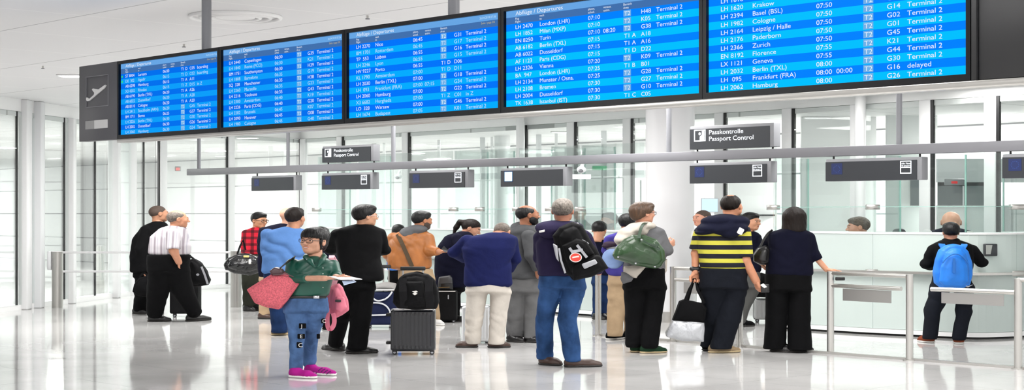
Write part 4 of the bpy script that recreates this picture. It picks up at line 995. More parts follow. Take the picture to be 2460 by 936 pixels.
# ------------------------------------------------------------------ cloth
blackc = cloth('black_cloth', (13, 13, 15)); suitc = cloth('black_suit', (15, 15, 17), 0.8, bump=0.2); blackt = cloth('black_trouser', (9, 9, 11)); darkt = cloth('dark_navy_trouser', (23, 26, 34))
navyc = cloth('navy_knit', (14, 15, 36)); navyb = cloth('blue_blazer', (28, 34, 84)); purple = cloth('purple_hoodie', (42, 36, 66)); greyh = cloth('grey_hoodie', (86, 87, 89)); greyt = cloth('grey_trouser', (118, 118, 119))
cream = cloth('cream_trouser', (222, 214, 204)); beige = cloth('beige_trouser', (198, 170, 136)); bluesh = cloth('blue_shirt', (98, 142, 206)); orange = mat('tan_leather', (158, 96, 44), 0.5, bump=0.2, bscale=22, mottle=0.18, mscale=7)
greenc = mat('dark_green_satin', (12, 76, 62), 0.42, bump=0.15, bscale=18, mottle=0.15); jeansb = cloth('blue_jeans', (48, 80, 128), mottle=0.45, mscale=5, bump=0.7); jeansl = cloth('faded_jeans', (82, 114, 162), mottle=0.42, mscale=6, bump=0.6); jeansd = cloth('dark_jeans', (28, 50, 90), mottle=0.3)
whitec = cloth('white_cotton', (232, 232, 232)); greysw = cloth('grey_sweater', (112, 112, 115)); beigec = cloth('beige_cotton', (212, 203, 192)); olive = cloth('dark_olive_trouser', (52, 54, 46)); greyhd = cloth('grey_hood', (110, 111, 114))
leatherb = mat('black_leather', (20, 19, 20), 0.35); leathbr = mat('brown_leather', (62, 42, 34), 0.45); darksole = mat('dark_sole', (34, 30, 28), 0.6); whitesole = mat('white_sole', (228, 226, 222), 0.5); tansole = mat('tan_sole', (188, 168, 130), 0.6)
magenta = cloth('magenta_mesh', (190, 34, 150), 0.7); greenshoe = cloth('green_suede', (34, 62, 42)); sandshoe = cloth('sand_suede', (168, 146, 116)); rust = cloth('rust_canvas', (140, 72, 48))
goldf = mat('gold_frame', (150, 120, 70), 0.3, 0.8); darkf = mat('dark_frame', (30, 28, 30), 0.3); silverf = mat('silver_frame', (190, 190, 195), 0.25, 0.8)
def pattern(name, rgb, stripes, rough=0.85):
    # stripes: list of (axis, period, offset, width, rgb, strength)
    m = mat(name, rgb, rough, spec=0.25); nt = m.node_tree; b = nt.nodes['Principled BSDF']; tc = nt.nodes.new('ShaderNodeTexCoord'); sp = nt.nodes.new('ShaderNodeSeparateXYZ'); nt.links.new(tc.outputs['Object'], sp.inputs[0])
    rgbn = nt.nodes.new('ShaderNodeRGB'); rgbn.outputs[0].default_value = lin(rgb)+(1,); last = rgbn.outputs[0]
    for (ax, per, ofs, wd, col, st) in stripes:
        a = nt.nodes.new('ShaderNodeMath'); a.operation = 'ADD'; a.inputs[1].default_value = ofs; nt.links.new(sp.outputs[ax], a.inputs[0])
        q = nt.nodes.new('ShaderNodeMath'); q.operation = 'FLOORED_MODULO'; q.inputs[1].default_value = per; nt.links.new(a.outputs[0], q.inputs[0])
        l = nt.nodes.new('ShaderNodeMath'); l.operation = 'LESS_THAN'; l.inputs[1].default_value = wd; nt.links.new(q.outputs[0], l.inputs[0])
        k = nt.nodes.new('ShaderNodeMath'); k.operation = 'MULTIPLY'; k.inputs[1].default_value = st; nt.links.new(l.outputs[0], k.inputs[0])
        mx = nt.nodes.new('ShaderNodeMix'); mx.data_type = 'RGBA'; mx.inputs[7].default_value = lin(col)+(1,); nt.links.new(last, mx.inputs[6]); nt.links.new(k.outputs[0], mx.inputs[0]); last = mx.outputs[2]
    nt.links.new(last, b.inputs['Base Color']); return m
polo = pattern('striped_polo', (24, 24, 34), [(2, 0.1045, -0.026, 0.05, (184, 178, 66), 1.0)])
striped = pattern('striped_shirt', (186, 182, 186), [(0, 0.105, 0.0, 0.03, (134, 124, 132), 0.85), (0, 0.105, 0.052, 0.012, (160, 156, 168), 0.8)])
plaid = pattern('red_plaid', (196, 32, 52), [(0, 0.13, 0.0, 0.055, (30, 16, 22), 0.7), (2, 0.11, 0.0, 0.045, (30, 16, 22), 0.7)])
BS = (leatherb, darksole)
def drape(name, pts, y0, y1, m):
    def fn(r, c, place):
        o = [(c.n((p[0], p[1], y0))[0], c.n((p[0], p[1], y0))[2]) for p in pts]; A = np.array(o)
        f = Field((A[:, 0].min(), y0, A[:, 1].min()), (A[:, 0].max(), y1, A[:, 1].max()), .009); f.poly(o, y0, y1, .02, 0, .3); f.wrinkle(.008, 16, 14, 3)
        solid(name, [f.mesh()], m, r)
    return fn
A_ = 'person'
lacem = cloth('lace_purple', (84, 24, 84))
def lace(x0, y0, x1, y1):
    def fn(r, c, place):
        mb = MB()
        for k in range(4):
            t = k/3; x = x0+(x1-x0)*t; y = y0+(y1-y0)*t
            mb.tube([tuple(c.n((x-5, y+5, -.10))*np.array([S, S, 1])), tuple(c.n((x, y, -.06))*np.array([S, S, 1])), tuple(c.n((x+4, y-2, .0))*np.array([S, S, 1]))], .005, 6)
        mb.build('shoelace', lacem, r)
    return fn
# 1 man in long black coat
person('man in long black coat behind the striped-shirt man at far left', 26.2, 360,
 dict(skin=(196, 146, 118), head=(382, 513, 38, 118, 0, .02), hair=('buzz', 'shadow'),
  top=dict(name='coat', mat=blackc, sec=[(382, 531, 13, .08), (372, 545, 34, .11), (362, 575, 44, .15), (358, 610, 44, .16), (354, 655, 42, .17)], arms=[([(352, 552, -.08), (340, 598, -.12), (345, 648, -.10)], [15, 14, 10], 1.0), ([(392, 552, .16), (400, 600, .2), (398, 640, .15)], [14, 13, 9], 1.0)]),
  hands=[(0, None, (1, 0, 0), 1, 1.0)],
  pants=dict(mat=blackt, sec=[(356, 640, 36, .14), (356, 665, 36, .14)], legs=[([(344, 668), (340, 705), (336, 745)], [19, 17, 15]), ([(372, 668), (372, 705), (372, 745)], [19, 17, 15])]),
  shoes=[((320, 753), (352, 754)), ((358, 752), (392, 754))], shoem=[BS], add=[collar(blackc, 'coat_collar')]))
# 2 man in striped shirt
person('balding man in white striped short-sleeved shirt walking, hand in pocket', 24.3, 410,
 dict(skin=(206, 150, 120), fat=1.0, head=(428, 526, 42, 112, -4), hair=('bald_ring', 'greybrown'),
  top=dict(mat=striped, sec=[(421, 540, 15, .08), (416, 548, 32, .12), (407, 568, 46, .17), (408, 590, 50, .19), (406, 612, 50, .19)], arms=[([(416, 560, -.2), (417, 602, -.27), (430, 630, -.19)], [17, 15, 9], 0.46), ([(428, 560, .18), (440, 600, .22), (446, 632, .18)], [15, 13, 8], 0.46)], wr=.004),
  hands=[(0, (-.15, .9, -1), (1, .3, 0), -1, .6)],
  pants=dict(mat=blackt, wr=.008, sec=[(406, 611, 52, .19), (404, 630, 51, .19), (404, 650, 48, .18)], legs=[([(388, 655), (380, 695), (372, 750)], [32, 27, 20]), ([(424, 655), (438, 695), (466, 748)], [32, 27, 19])], hem=.05),
  shoes=[((356, 772), (412, 771)), ((448, 771), (512, 768))], shoem=[BS], add=[collar(striped, 'collar', rr=.07, h=.045)]))
# 3 man in red plaid
person('man in red and black plaid shirt with glasses, facing right', 27.3, 606,
 dict(skin=(214, 160, 126), head=(623, 529, 36, 52, -8), hair=('short', 'black'), glasses=darkf,
  top=dict(mat=plaid, sec=[(616, 546, 12, .08), (610, 556, 26, .11), (606, 580, 27, .13), (607, 612, 27, .13)], arms=[([(592, 560, -.06), (590, 592, -.08), (594, 614, -.2)], [12, 11, 8], 1.0), ([(634, 560, .1), (640, 590, .1), (636, 612, 0)], [11, 10, 8], 1.0)]),
  hands=[(0, (.2, -.3, -1), (1, 0, 0), 1, 1.4)],
  pants=dict(mat=olive, sec=[(606, 610, 26, .13), (606, 635, 26, .13)], legs=[([(596, 640), (596, 680), (596, 738)], [16, 14, 12]), ([(616, 640), (617, 680), (616, 738)], [16, 14, 12])], wr=.009),
  shoes=[((586, 746), (606, 747)), ((608, 745), (636, 747))], shoem=[BS]))
# 4 bald man navy jacket
person('bald man in dark navy jacket and beige trousers behind the blue-shirt man', 25.1, 660,
 dict(skin=(222, 176, 152), head=(694, 518, 40, 140, 0),
  top=dict(name='jacket', mat=navyc, sec=[(686, 536, 18, .09), (668, 548, 42, .13), (660, 580, 42, .15), (660, 625, 40, .15), (660, 668, 38, .15)], arms=[([(636, 556, 0), (634, 600, -.02), (640, 640, -.1)], [15, 13, 10], 1.0), ([(700, 556, .1), (706, 600, .1), (700, 640, 0)], [14, 13, 10], 1.0)]),
  hands=[(0, None, (1, 0, 0), 1, 1.0)],
  pants=dict(mat=beige, sec=[(658, 640, 34, .14), (658, 672, 34, .14)], legs=[([(644, 675), (640, 710), (637, 757)], [20, 17, 15]), ([(674, 675), (676, 710), (676, 757)], [20, 17, 15])]),
  shoes=[((622, 765), (652, 766)), ((664, 764), (694, 766))], shoem=[(leathbr, darksole)]))
# 5 blue shirt
person('man in light blue shirt and jeans seen from behind, beside woman in green', 21.8, 686,
 dict(skin=(204, 150, 120), head=(709, 523, 46, 158, 0), hair=('short', 'darkbrown'),
  top=dict(mat=bluesh, sec=[(698, 545, 20, .09), (688, 556, 48, .12), (684, 580, 52, .14), (682, 620, 52, .15), (678, 657, 50, .15)], arms=[([(643, 562, .02), (641, 604, .02), (655, 642, .15)], [17, 15, 11], 1.0), ([(728, 562, .06), (736, 602, .1), (728, 632, .25)], [16, 14, 10], 1.0)], wr=.009),
  hands=[(0, None, (0, 1, 0), 1, 1.0)],
  pants=dict(mat=jeansd, sec=[(680, 650, 46, .14), (680, 690, 46, .15)], legs=[([(668, 695), (670, 740), (672, 795)], [24, 22, 19]), ([(700, 695), (702, 740), (702, 795)], [24, 21, 18])]),
  shoes=[((654, 805), (692, 803)), ((692, 800), (722, 803))], shoem=[(sandshoe, tansole)], add=[collar(bluesh, 'collar'), ells('undershirt', [(680, 652, 0, 47, .14, 12)], whitec, wr=.002)]))
# 6 dark haired person behind the woman
person('person with black hair mostly hidden behind the woman in green', 22.8, 770,
 dict(skin=(206, 156, 128), head=(771, 569, 42, 175, -10), hair=('full', 'black'),
  top=dict(name='jacket', mat=navyc, sec=[(771, 590, 14, .08), (771, 600, 38, .11), (771, 635, 36, .12), (771, 690, 36, .13)], arms=[([(742, 606, 0), (738, 640, .05), (744, 672, .1)], [12, 11, 9], 1.0), ([(800, 606, 0), (802, 640, .1), (790, 668, .2)], [12, 10, 8], 1.0)]),
  pants=dict(mat=blackt, sec=[(771, 680, 33, .12), (771, 710, 33, .12)], legs=[([(758, 712), (758, 745), (758, 780)], [17, 14, 12]), ([(784, 712), (784, 745), (784, 780)], [17, 14, 12])]),
  shoes=[((752, 791), (760, 788)), ((780, 791), (800, 788))], shoem=[BS]))
# 7 woman in green
def jeans_patches(r, c, place):
    pass
WG, CG = person('woman with black bangs, glasses, green shirt and magenta shoes, nearest the viewer', 16.2, 742,
 dict(skin=(232, 182, 156), female=True, smile=1, fine=.008, hq=.55, head=(754, 579, 60, -27, 2, .0, 3), hair=('bangs', 'black'), glasses=darkf,
  top=dict(mat=greenc, name='shirt', kz=.045, wr=.010, fx=16, fz=15, extra=lambda f, c: [f.cap(c.n((758, 604, -.10)), c.n((760, 634, -.135)), c.r(14), c.r(5), k=.01, sub=True), f.cap(c.n((758, 600, -.2)), c.n((760, 630, -.2)), c.r(15), c.r(6), k=.01, sub=True)], sec=[(757, 616, 18, .075), (755, 627, 44, .10), (753, 648, 53, .125), (750, 668, 51, .135), (744, 690, 49, .125), (737, 713, 51, .125)],
   arms=[([(703, 634, .0), (699, 668, -.10), (782, 668, -.30)], [17.5, 16, 9.5], .74), ([(800, 634, .0), (809, 662, -.06), (806, 664, -.26)], [15, 13, 9], .72)]),
  hands=[(0, (1, -.05, .05), (0, .1, 1), -1, .5), (1, (.9, -.35, .05), (-.2, .1, -1), -1, .55)], hand=.95,
  pants=dict(mat=jeansl, name='jeans', wr=.0055, hem=.07, sec=[(735, 712, 51, .125), (735, 728, 53, .13), (736, 745, 50, .13)], legs=[([(712, 748), (713, 803), (711, 884)], [29, 18.5, 15]), ([(758, 748), (747, 803), (743, 874)], [28, 18.5, 15])]),
  shoes=[((698, 905), (760, 909)), ((735, 897), (806, 902))], shoem=[(magenta, whitesole)], shoew=.043,
  add=[cap_piece('collar', [([(736, 612, .06), (735, 617, -.06), (744, 626, -.145), (755, 640, -.185)], [5, 6, 6.5, 3]), ([(776, 610, .06), (779, 616, -.06), (773, 626, -.145), (764, 640, -.185)], [5, 6, 6, 3])], greenc, res=.007, wr=.001),
   quadpatch('belt', 738, 713, -.118, 92, 6, leatherb, .012), quadpatch('belt_buckle', 760, 713, -.135, 14, 7, silverf, .008),
   quadpatch('letter_patch', 727, 782, -.110, 17, 12, blackc, .016, 'J', whitesole), quadpatch('letter_patch', 724, 807, -.088, 18, 12, blackc, .016, 'E', whitesole),
   quadpatch('letter_patch', 719, 828, -.085, 12, 14, blackc, .016, 'C', whitesole), quadpatch('letter_patch', 765, 807, .0, 8, 12, blackc, .016), quadpatch('letter_patch', 776, 770, -.02, 8, 12, blackc, .016, 'C', whitesole)]
   + [lace(737, 890, 757, 897), lace(770, 885, 790, 893)]
   + [quadpatch('button', 776, y, -.140, 2.2, 2.2, whitesole, .006) for y in (643, 657, 672, 690)]))
# 8 man in black suit
person('man in black suit with glasses, back turned, head to the right', 18.9, 850,
 dict(skin=(222, 172, 142), head=(878, 519, 48, 118, -2), hair=('full', 'black'), glasses=silverf,
  top=dict(name='jacket', mat=suitc, wr=.006, kz=.055, sec=[(872, 537, 20, .085), (862, 550, 54, .12), (862, 580, 56, .145), (862, 620, 50, .14), (868, 650, 53, .145), (870, 675, 54, .15)],
   arms=[([(812, 564, .02), (796, 596, .14), (815, 606, .36)], [19, 17, 13], 1.0), ([(910, 560, .03), (924, 600, .10), (880, 615, .30)], [17, 14, 12], 1.0)]),
  pants=dict(mat=blackt, name='trousers', wr=.007, sec=[(856, 655, 46, .14), (854, 690, 45, .14)], legs=[([(832, 695), (818, 760), (806, 822)], [29, 23, 18]), ([(872, 695), (866, 765), (858, 832)], [29, 25, 23])], hem=.04),
  shoes=[((824, 843), (780, 833)), ((832, 849), (908, 847))], shoem=[BS], add=[collar(whitec, 'shirt_collar', rr=.064, h=.04, ofs=(0, -.02, -.125)), collar(suitc, 'lapel_collar', rr=.068, h=.04, ofs=(0, -.018, -.172))]))
# 9 person with black hair and blue collar
person('person with black hair and bright blue collar behind the orange jacket', 27.5, 955,
 dict(skin=(206, 156, 128), head=(957, 557, 34, 190, 0), hair=('short', 'black'),
  top=dict(name='jacket', mat=cloth('bright_blue', (70, 130, 220)), sec=[(960, 572, 14, .08), (958, 582, 26, .1), (956, 615, 26, .12), (956, 650, 25, .13)], arms=[([(938, 586, 0), (934, 610, .05), (940, 636, .1)], [9, 8, 7], 1.0), ([(978, 586, 0), (980, 610, .05), (974, 636, .1)], [9, 8, 7], 1.0)]),
  pants=dict(mat=blackt, sec=[(956, 645, 24, .12), (956, 670, 24, .12)], legs=[([(947, 672), (946, 700), (946, 735)], [13, 11, 9]), ([(966, 672), (966, 700), (966, 735)], [13, 11, 9])]),
  shoes=[((940, 743), (950, 741)), ((962, 743), (972, 741))], shoem=[BS]))
# 10 man in orange leather jacket
person('man in tan leather jacket with grey hood holding a phone', 23.4, 990,
 dict(skin=(196, 138, 104), head=(1014, 529, 41, 122, -6), hair=('short', 'black'), beard='shadow',
  top=dict(name='jacket', mat=orange, wr=.010, fx=22, fz=9, sec=[(1000, 550, 20, .10), (990, 562, 46, .13), (986, 585, 50, .15), (984, 615, 52, .16), (984, 636, 52, .16), (984, 646, 50, .15)],
   arms=[([(946, 570, .02), (934, 612, .1), (944, 632, .25)], [16, 14, 11], 1.0), ([(1026, 572, -.04), (1034, 602, -.1), (1056, 604, -.2)], [18, 15.5, 9], .93)]),
  hands=[(1, (1, -.1, .05), (0, .2, 1), -1, .7)],
  pants=dict(mat=beige, sec=[(998, 645, 42, .14), (1000, 672, 42, .14)], legs=[([(984, 675), (984, 715), (984, 768)], [22, 18, 15]), ([(1022, 675), (1034, 715), (1044, 768)], [22, 18, 15])]),
  shoes=[((972, 781), (1000, 783)), ((1034, 778), (1066, 782))], shoem=[(whitec, whitesole)],
  add=[ells('hood', [(992, 556, .0, 31, .13, 13), (1004, 550, -.04, 24, .11, 11), (978, 562, -.06, 20, .08, 12)], greyhd),
   lambda r, c, place: MB().strap([c.n(p)*np.array([S, S, 1]) for p in ((955, 562, -.10), (966, 585, -.175), (978, 612, -.19), (990, 640, -.185))], (1, 0, .3), .06, .012).build('shoulder_strap', cloth('strap_brown', (92, 78, 62)), r)]))
# 11 woman in navy, bending
person('woman in dark navy coat with brown ponytail bending over the desk', 24.6, 1092,
 dict(skin=(212, 160, 134), female=True, head=(1132, 548, 40, 84, -28, .05), hair=('ponytail', 'darkbrown'),
  top=dict(name='coat', mat=navyc, sec=[(1116, 556, 15, .09), (1104, 566, 34, .13), (1094, 590, 42, .16), (1086, 620, 42, .17), (1084, 650, 40, .18), (1084, 690, 38, .18)],
   arms=[([(1098, 572, -.12), (1104, 605, -.22), (1128, 618, -.2)], [14, 12, 8], 1.0), ([(1122, 572, .18), (1130, 605, .2), (1150, 615, .2)], [13, 11, 8], 1.0)]),
  hands=[(0, (1, 0, -.1), (0, 0, -1), 1, .7)],
  pants=dict(mat=blackt, sec=[(1084, 670, 32, .14), (1086, 700, 32, .14)], legs=[([(1090, 700), (1092, 735), (1092, 765)], [17, 14, 12]), ([(1070, 700), (1068, 735), (1066, 765)], [17, 14, 12])]),
  shoes=[((1084, 771), (1112, 772)), ((1058, 770), (1084, 772))], shoem=[BS]))
# 12 man in blue blazer
person('hunched man in blue blazer and cream trousers seen from behind', 19.7, 1166,
 dict(skin=(206, 152, 124), head=(1206, 558, 44, 158, -42, .16), hair=('buzz', 'greybrown'), glasses=darkf,
  top=dict(name='blazer', mat=navyb, wr=.0055, kz=.07, sec=[(1194, 558, 28, .12, .06), (1180, 570, 62, .15, .03), (1174, 595, 64, .16), (1172, 625, 57, .15), (1172, 655, 56, .15), (1174, 690, 60, .16)],
   arms=[([(1124, 578, .02), (1092, 606, .12), (1118, 624, .34)], [19, 15.5, 12], 1.0), ([(1228, 582, .04), (1236, 622, .12), (1222, 650, .3)], [17, 15, 12], 1.0)]),
  pants=dict(mat=cream, name='trousers', wr=.0075, sec=[(1172, 668, 51, .15), (1172, 700, 51, .15)], legs=[([(1146, 705), (1139, 765), (1135, 822)], [25, 21, 18]), ([(1202, 705), (1197, 765), (1192, 822)], [25, 20, 19.5])], hem=.045),
  shoes=[((1146, 834), (1100, 834)), ((1174, 835), (1226, 834))], shoem=[(leathbr, darksole)], add=[collar(navyb, 'blazer_collar', rr=.07, h=.045, ofs=(0, -.03, -.14))]))
# 13 man in grey hoodie
person('bearded balding man in grey hoodie and grey trousers', 20.6, 1260,
 dict(skin=(168, 116, 88), head=(1268, 516, 46, 108, 0), hair=('bald_ring', 'black'), beard='black',
  top=dict(name='hoodie', mat=greyh, sec=[(1264, 540, 22, .10), (1258, 554, 44, .14), (1256, 585, 46, .16), (1256, 625, 46, .17), (1256, 669, 45, .17)],
   arms=[([(1270, 566, -.2), (1278, 612, -.26), (1292, 650, -.2)], [18, 16, 11], 1.0), ([(1256, 566, .2), (1262, 610, .24), (1276, 645, .2)], [16, 15, 11], 1.0)], wr=.008),
  hands=[(0, None, (0, 1, 0), 1, .9)],
  pants=dict(mat=greyt, wr=.009, sec=[(1256, 660, 43, .15), (1256, 700, 42, .15)], legs=[([(1240, 705), (1238, 760), (1237, 812)], [23, 21, 21]), ([(1276, 705), (1278, 760), (1277, 812)], [23, 21, 21])], hem=.05),
  shoes=[((1220, 820), (1252, 822)), ((1262, 821), (1296, 823))], shoem=[BS],
  add=[ells('hood', [(1256, 545, .08, 30, .12, 13), (1246, 552, .02, 22, .12, 12)], greyh), ells('shirt_hem', [(1252, 668, 0, 40, .15, 5)], whitec, wr=0)]))
# 14 man in purple hoodie
person('grey-haired man in purple hoodie and blue jeans seen from behind', 17.3, 1352,
 dict(skin=(206, 148, 122), head=(1352, 506, 54, 172, 0), hair=('short', 'grey'),
  top=dict(name='hoodie', mat=purple, wr=.008, kz=.06, sec=[(1352, 540, 24, .10), (1352, 556, 62, .13), (1352, 585, 63, .15), (1350, 620, 60, .15), (1350, 665, 58, .15)],
   arms=[([(1302, 570, .02), (1300, 622, .06), (1310, 660, .22)], [21, 18, 14], 1.0), ([(1404, 570, .02), (1424, 620, .08), (1438, 655, .2)], [20, 18, 13], 1.0)]),
  hands=[(0, None, (0, 1, 0), 1, .9)],
  pants=dict(mat=jeansb, name='jeans', wr=.009, hem=.06, sec=[(1350, 660, 56, .14), (1350, 690, 57, .15)], legs=[([(1323, 698), (1307, 765), (1310, 862)], [27, 20.5, 20]), ([(1377, 698), (1363, 765), (1377, 864)], [29, 21.5, 21])]),
  shoes=[((1298, 875), (1336, 877)), ((1358, 881), (1448, 880))], shoem=[(leathbr, darksole)], shoew=.047,
  add=[ells('hood', [(1340, 548, -.05, 54, .14, 19), (1322, 556, -.10, 30, .10, 17), (1372, 546, -.06, 30, .10, 14)], purple, wr=.008), quadpatch('hood_tag', 1302, 555, -.19, 14, 5, whitesole, .006, rot=-.2)]))
# 15 bearded officer
OFF = dict(group='passport officers behind the desks')
navyu = cloth('officer_navy', (34, 38, 54)); lblue = cloth('officer_light_blue', (150, 190, 236))
def seated(px, zs, yy): return dict(mat=navyu, sec=[(px, zs, 22, .13), (px, zs+26, 22, .13)], legs=[([(px-10, zs+20, 0), (px-10, zs+22, -.30), (px-10, zs+75, -.30)], [11, 9, 7]), ([(px+10, zs+20, 0), (px+10, zs+22, -.30), (px+10, zs+75, -.30)], [11, 9, 7])], hem=.1)
person('bearded officer with short dark hair seated behind the middle desk', 27.2, 1462,
 dict(OFF, skin=(208, 158, 134), head=(1463, 531, 38, -48, 0), hair=('short', 'black'), beard='shadow',
  top=dict(name='uniform_jacket', mat=navyu, sec=[(1460, 551, 14, .09), (1454, 558, 40, .12), (1452, 585, 36, .13), (1452, 632, 30, .13)], arms=[([(1424, 562, 0), (1420, 590, -.08), (1432, 592, -.2)], [10, 9, 7], 1.0), ([(1484, 562, 0), (1490, 590, -.08), (1478, 592, -.2)], [10, 9, 7], 1.0)]),
  pants=seated(1452, 625, 0), add=[collar(lblue, 'shirt_collar', rr=.064, h=.04, ofs=(0, -.01, -.165))]))
# 16 person in beige trousers
person('person in beige trousers half hidden behind the green bag woman', 21.0, 1486,
 dict(skin=(206, 156, 128), head=(1508, 536, 40, 150, -5), hair=('full', 'black'),
  top=dict(name='jacket', mat=cloth('violet_jacket', (74, 66, 150)), sec=[(1502, 556, 16, .09), (1494, 566, 38, .12), (1490, 595, 40, .14), (1490, 630, 38, .14), (1492, 662, 34, .14)], arms=[([(1464, 576, -.02), (1458, 602, -.04), (1474, 622, -.04)], [13, 12, 9], 1.0), ([(1528, 576, 0), (1534, 606, 0), (1530, 632, .1)], [13, 12, 9], 1.0)], wr=.01),
  pants=dict(mat=beige, wr=.009, sec=[(1494, 650, 32, .13), (1494, 680, 32, .13)], legs=[([(1484, 685), (1480, 735), (1476, 800)], [24, 20, 19]), ([(1512, 685), (1516, 735), (1514, 800)], [22, 18, 16])], hem=.05),
  shoes=[((1460, 816), (1500, 812)), ((1500, 812), (1534, 814))], shoem=[(blackc, whitesole)],
  add=[ells('scarf', [(1470, 585, -.08, 20, .07, 6), (1462, 591, -.10, 16, .05, 4)], cloth('plaid_scarf', (58, 46, 60))), ells('grey_cloth', [(1475, 597, -.10, 18, .07, 6)], greysw)]))
# 17 person in dark jeans
person('person in dark jeans and navy top partly hidden behind the backpack man', 25.0, 1452,
 dict(skin=(206, 156, 128), head=(1440, 552, 36, 160, -20), hair=('full', 'black'),
  top=dict(name='jacket', mat=navyc, sec=[(1442, 574, 14, .09), (1446, 584, 32, .12), (1448, 610, 33, .13), (1450, 660, 30, .13)], arms=[([(1422, 592, 0), (1416, 620, .05), (1422, 646, .1)], [11, 10, 8], 1.0), ([(1474, 592, 0), (1478, 620, .05), (1470, 646, .1)], [11, 10, 8], 1.0)]),
  pants=dict(mat=jeansd, sec=[(1450, 655, 28, .12), (1450, 680, 28, .12)], legs=[([(1458, 682), (1460, 718), (1455, 758)], [15, 12, 10]), ([(1438, 682), (1436, 718), (1432, 758)], [15, 12, 10])]),
  shoes=[((1448, 766), (1462, 767)), ((1426, 766), (1440, 767))], shoem=[BS]))
# 18 woman grey sweater
person('short-haired woman in grey sweater and black trousers with green bag', 19.05, 1545,
 dict(skin=(220, 164, 138), female=True, head=(1545, 512, 48, 118, 0), hair=('pixie', 'brown'), glasses=darkf,
  top=dict(name='sweater', mat=greysw, sec=[(1546, 538, 22, .10), (1550, 552, 46, .13), (1550, 590, 50, .15), (1548, 630, 50, .15), (1546, 652, 50, .15)],
   arms=[([(1582, 560, -.02), (1602, 602, -.04), (1605, 591, .13)], [17, 15, 9], .93), ([(1512, 562, 0), (1502, 604, .05), (1520, 640, .1)], [16, 14, 10], 1.0)]),
  hands=[(0, (.55, .6, .45), (-.4, .3, 0), 1, .7)],
  pants=dict(mat=blackt, name='trousers', wr=.005, sec=[(1548, 640, 50, .15), (1548, 690, 49, .15)], legs=[([(1526, 695), (1524, 765), (1522, 825)], [28, 21, 20]), ([(1572, 695), (1566, 765), (1561, 825)], [28, 23, 21])], hem=.06),
  shoes=[((1518, 846), (1560, 843)), ((1540, 848), (1602, 846))], shoem=[(greenshoe, tansole)],
  add=[ells('draped_hoodie', [(1530, 552, -.06, 28, .14, 18), (1506, 566, -.1, 25, .12, 20), (1494, 576, -.14, 17, .09, 14), (1552, 542, -.06, 24, .10, 10)], beigec, wr=.008),
   drape('shirt_tail', [(1500, 640), (1556, 636), (1542, 652), (1530, 668), (1512, 664), (1498, 660)], -.19, -.08, beigec), drape('shirt_side', [(1588, 630), (1604, 622), (1604, 650), (1596, 662), (1590, 650)], -.06, .08, beigec), drape('grey_tail', [(1494, 652), (1508, 656), (1522, 668), (1516, 676), (1498, 682), (1491, 668)], -.2, -.12, greysw)]))
# 19 bald person
person('bald person half hidden between the column and the striped polo man', 23.5, 1690,
 dict(skin=(214, 158, 134), head=(1686, 524, 38, -60, 0), hair=('buzz', (lambda: HAIR['shadow'])()),
  top=dict(name='shirt', mat=whitec, sec=[(1690, 545, 14, .09), (1694, 556, 34, .12), (1698, 590, 34, .14), (1700, 660, 32, .14)], arms=[([(1672, 566, 0), (1676, 600, 0), (1682, 632, -.1)], [11, 10, 8], 1.0), ([(1722, 566, 0), (1726, 600, 0), (1722, 632, -.1)], [11, 10, 8], 1.0)]),
  pants=dict(mat=darkt, sec=[(1700, 655, 31, .13), (1700, 680, 31, .13)], legs=[([(1690, 685), (1712, 720), (1722, 772)], [17, 14, 12]), ([(1714, 685), (1730, 720), (1738, 772)], [17, 14, 12])]),
  shoes=[((1716, 783), (1726, 784)), ((1734, 783), (1746, 784))], shoem=[BS]))
# 20 striped polo
WB = mat('watch_black', (25, 25, 28), 0.4)
person('heavy man in navy and yellow striped polo with sweater over shoulders', 18.95, 1735,
 dict(skin=(216, 156, 124), fat=1.0, head=(1757, 494, 52, 152, 0), hair=('thin_top', 'darkbrown'),
  top=dict(mat=polo, name='polo_shirt', wr=.004, kz=.06, sec=[(1744, 528, 26, .11), (1738, 545, 62, .14), (1736, 575, 63, .17), (1737, 610, 58, .18), (1740, 648, 58, .18)],
   arms=[([(1686, 556, .04), (1671, 608, .06), (1670, 655, .02)], [19, 14, 9], .42), ([(1782, 556, -.03), (1789, 622, -.10), (1817, 676, -.06)], [22, 17, 11], .47)]),
  hands=[(0, (.05, -.1, -1), (.4, -1, 0), 1, 1.7), (1, (.25, -.1, -1), (.8, .3, .1), -1, 1.2)], hand=1.08,
  pants=dict(mat=darkt, name='trousers', wr=.009, sec=[(1738, 642, 58, .18), (1736, 690, 57, .17)], legs=[([(1716, 695), (1712, 765), (1706, 832)], [32, 25, 22]), ([(1762, 695), (1750, 765), (1732, 832)], [33, 28, 25])], hem=.05),
  shoes=[((1690, 842), (1730, 840)), ((1704, 847), (1782, 845))], shoem=[(blackc, darksole), (sandshoe, tansole)],
  add=[ells('sweater_over_shoulders', [(1742, 530, -.08, 58, .15, 16), (1706, 548, -.08, 32, .14, 12), (1752, 548, -.14, 46, .10, 18), (1690, 558, -.08, 22, .10, 6), (1780, 536, -.02, 20, .14, 14), (1754, 562, -.17, 16, .05, 8)], cloth('navy_sweater', (24, 26, 46)), wr=.006),
   quadpatch('paper_tag', 1779, 555, -.30, 13, 15, whitesole, .006, rot=.5), cap_piece('watch', [([(1664, 645, .02), (1678, 645, .02)], [8, 8])], WB, wr=0)]))
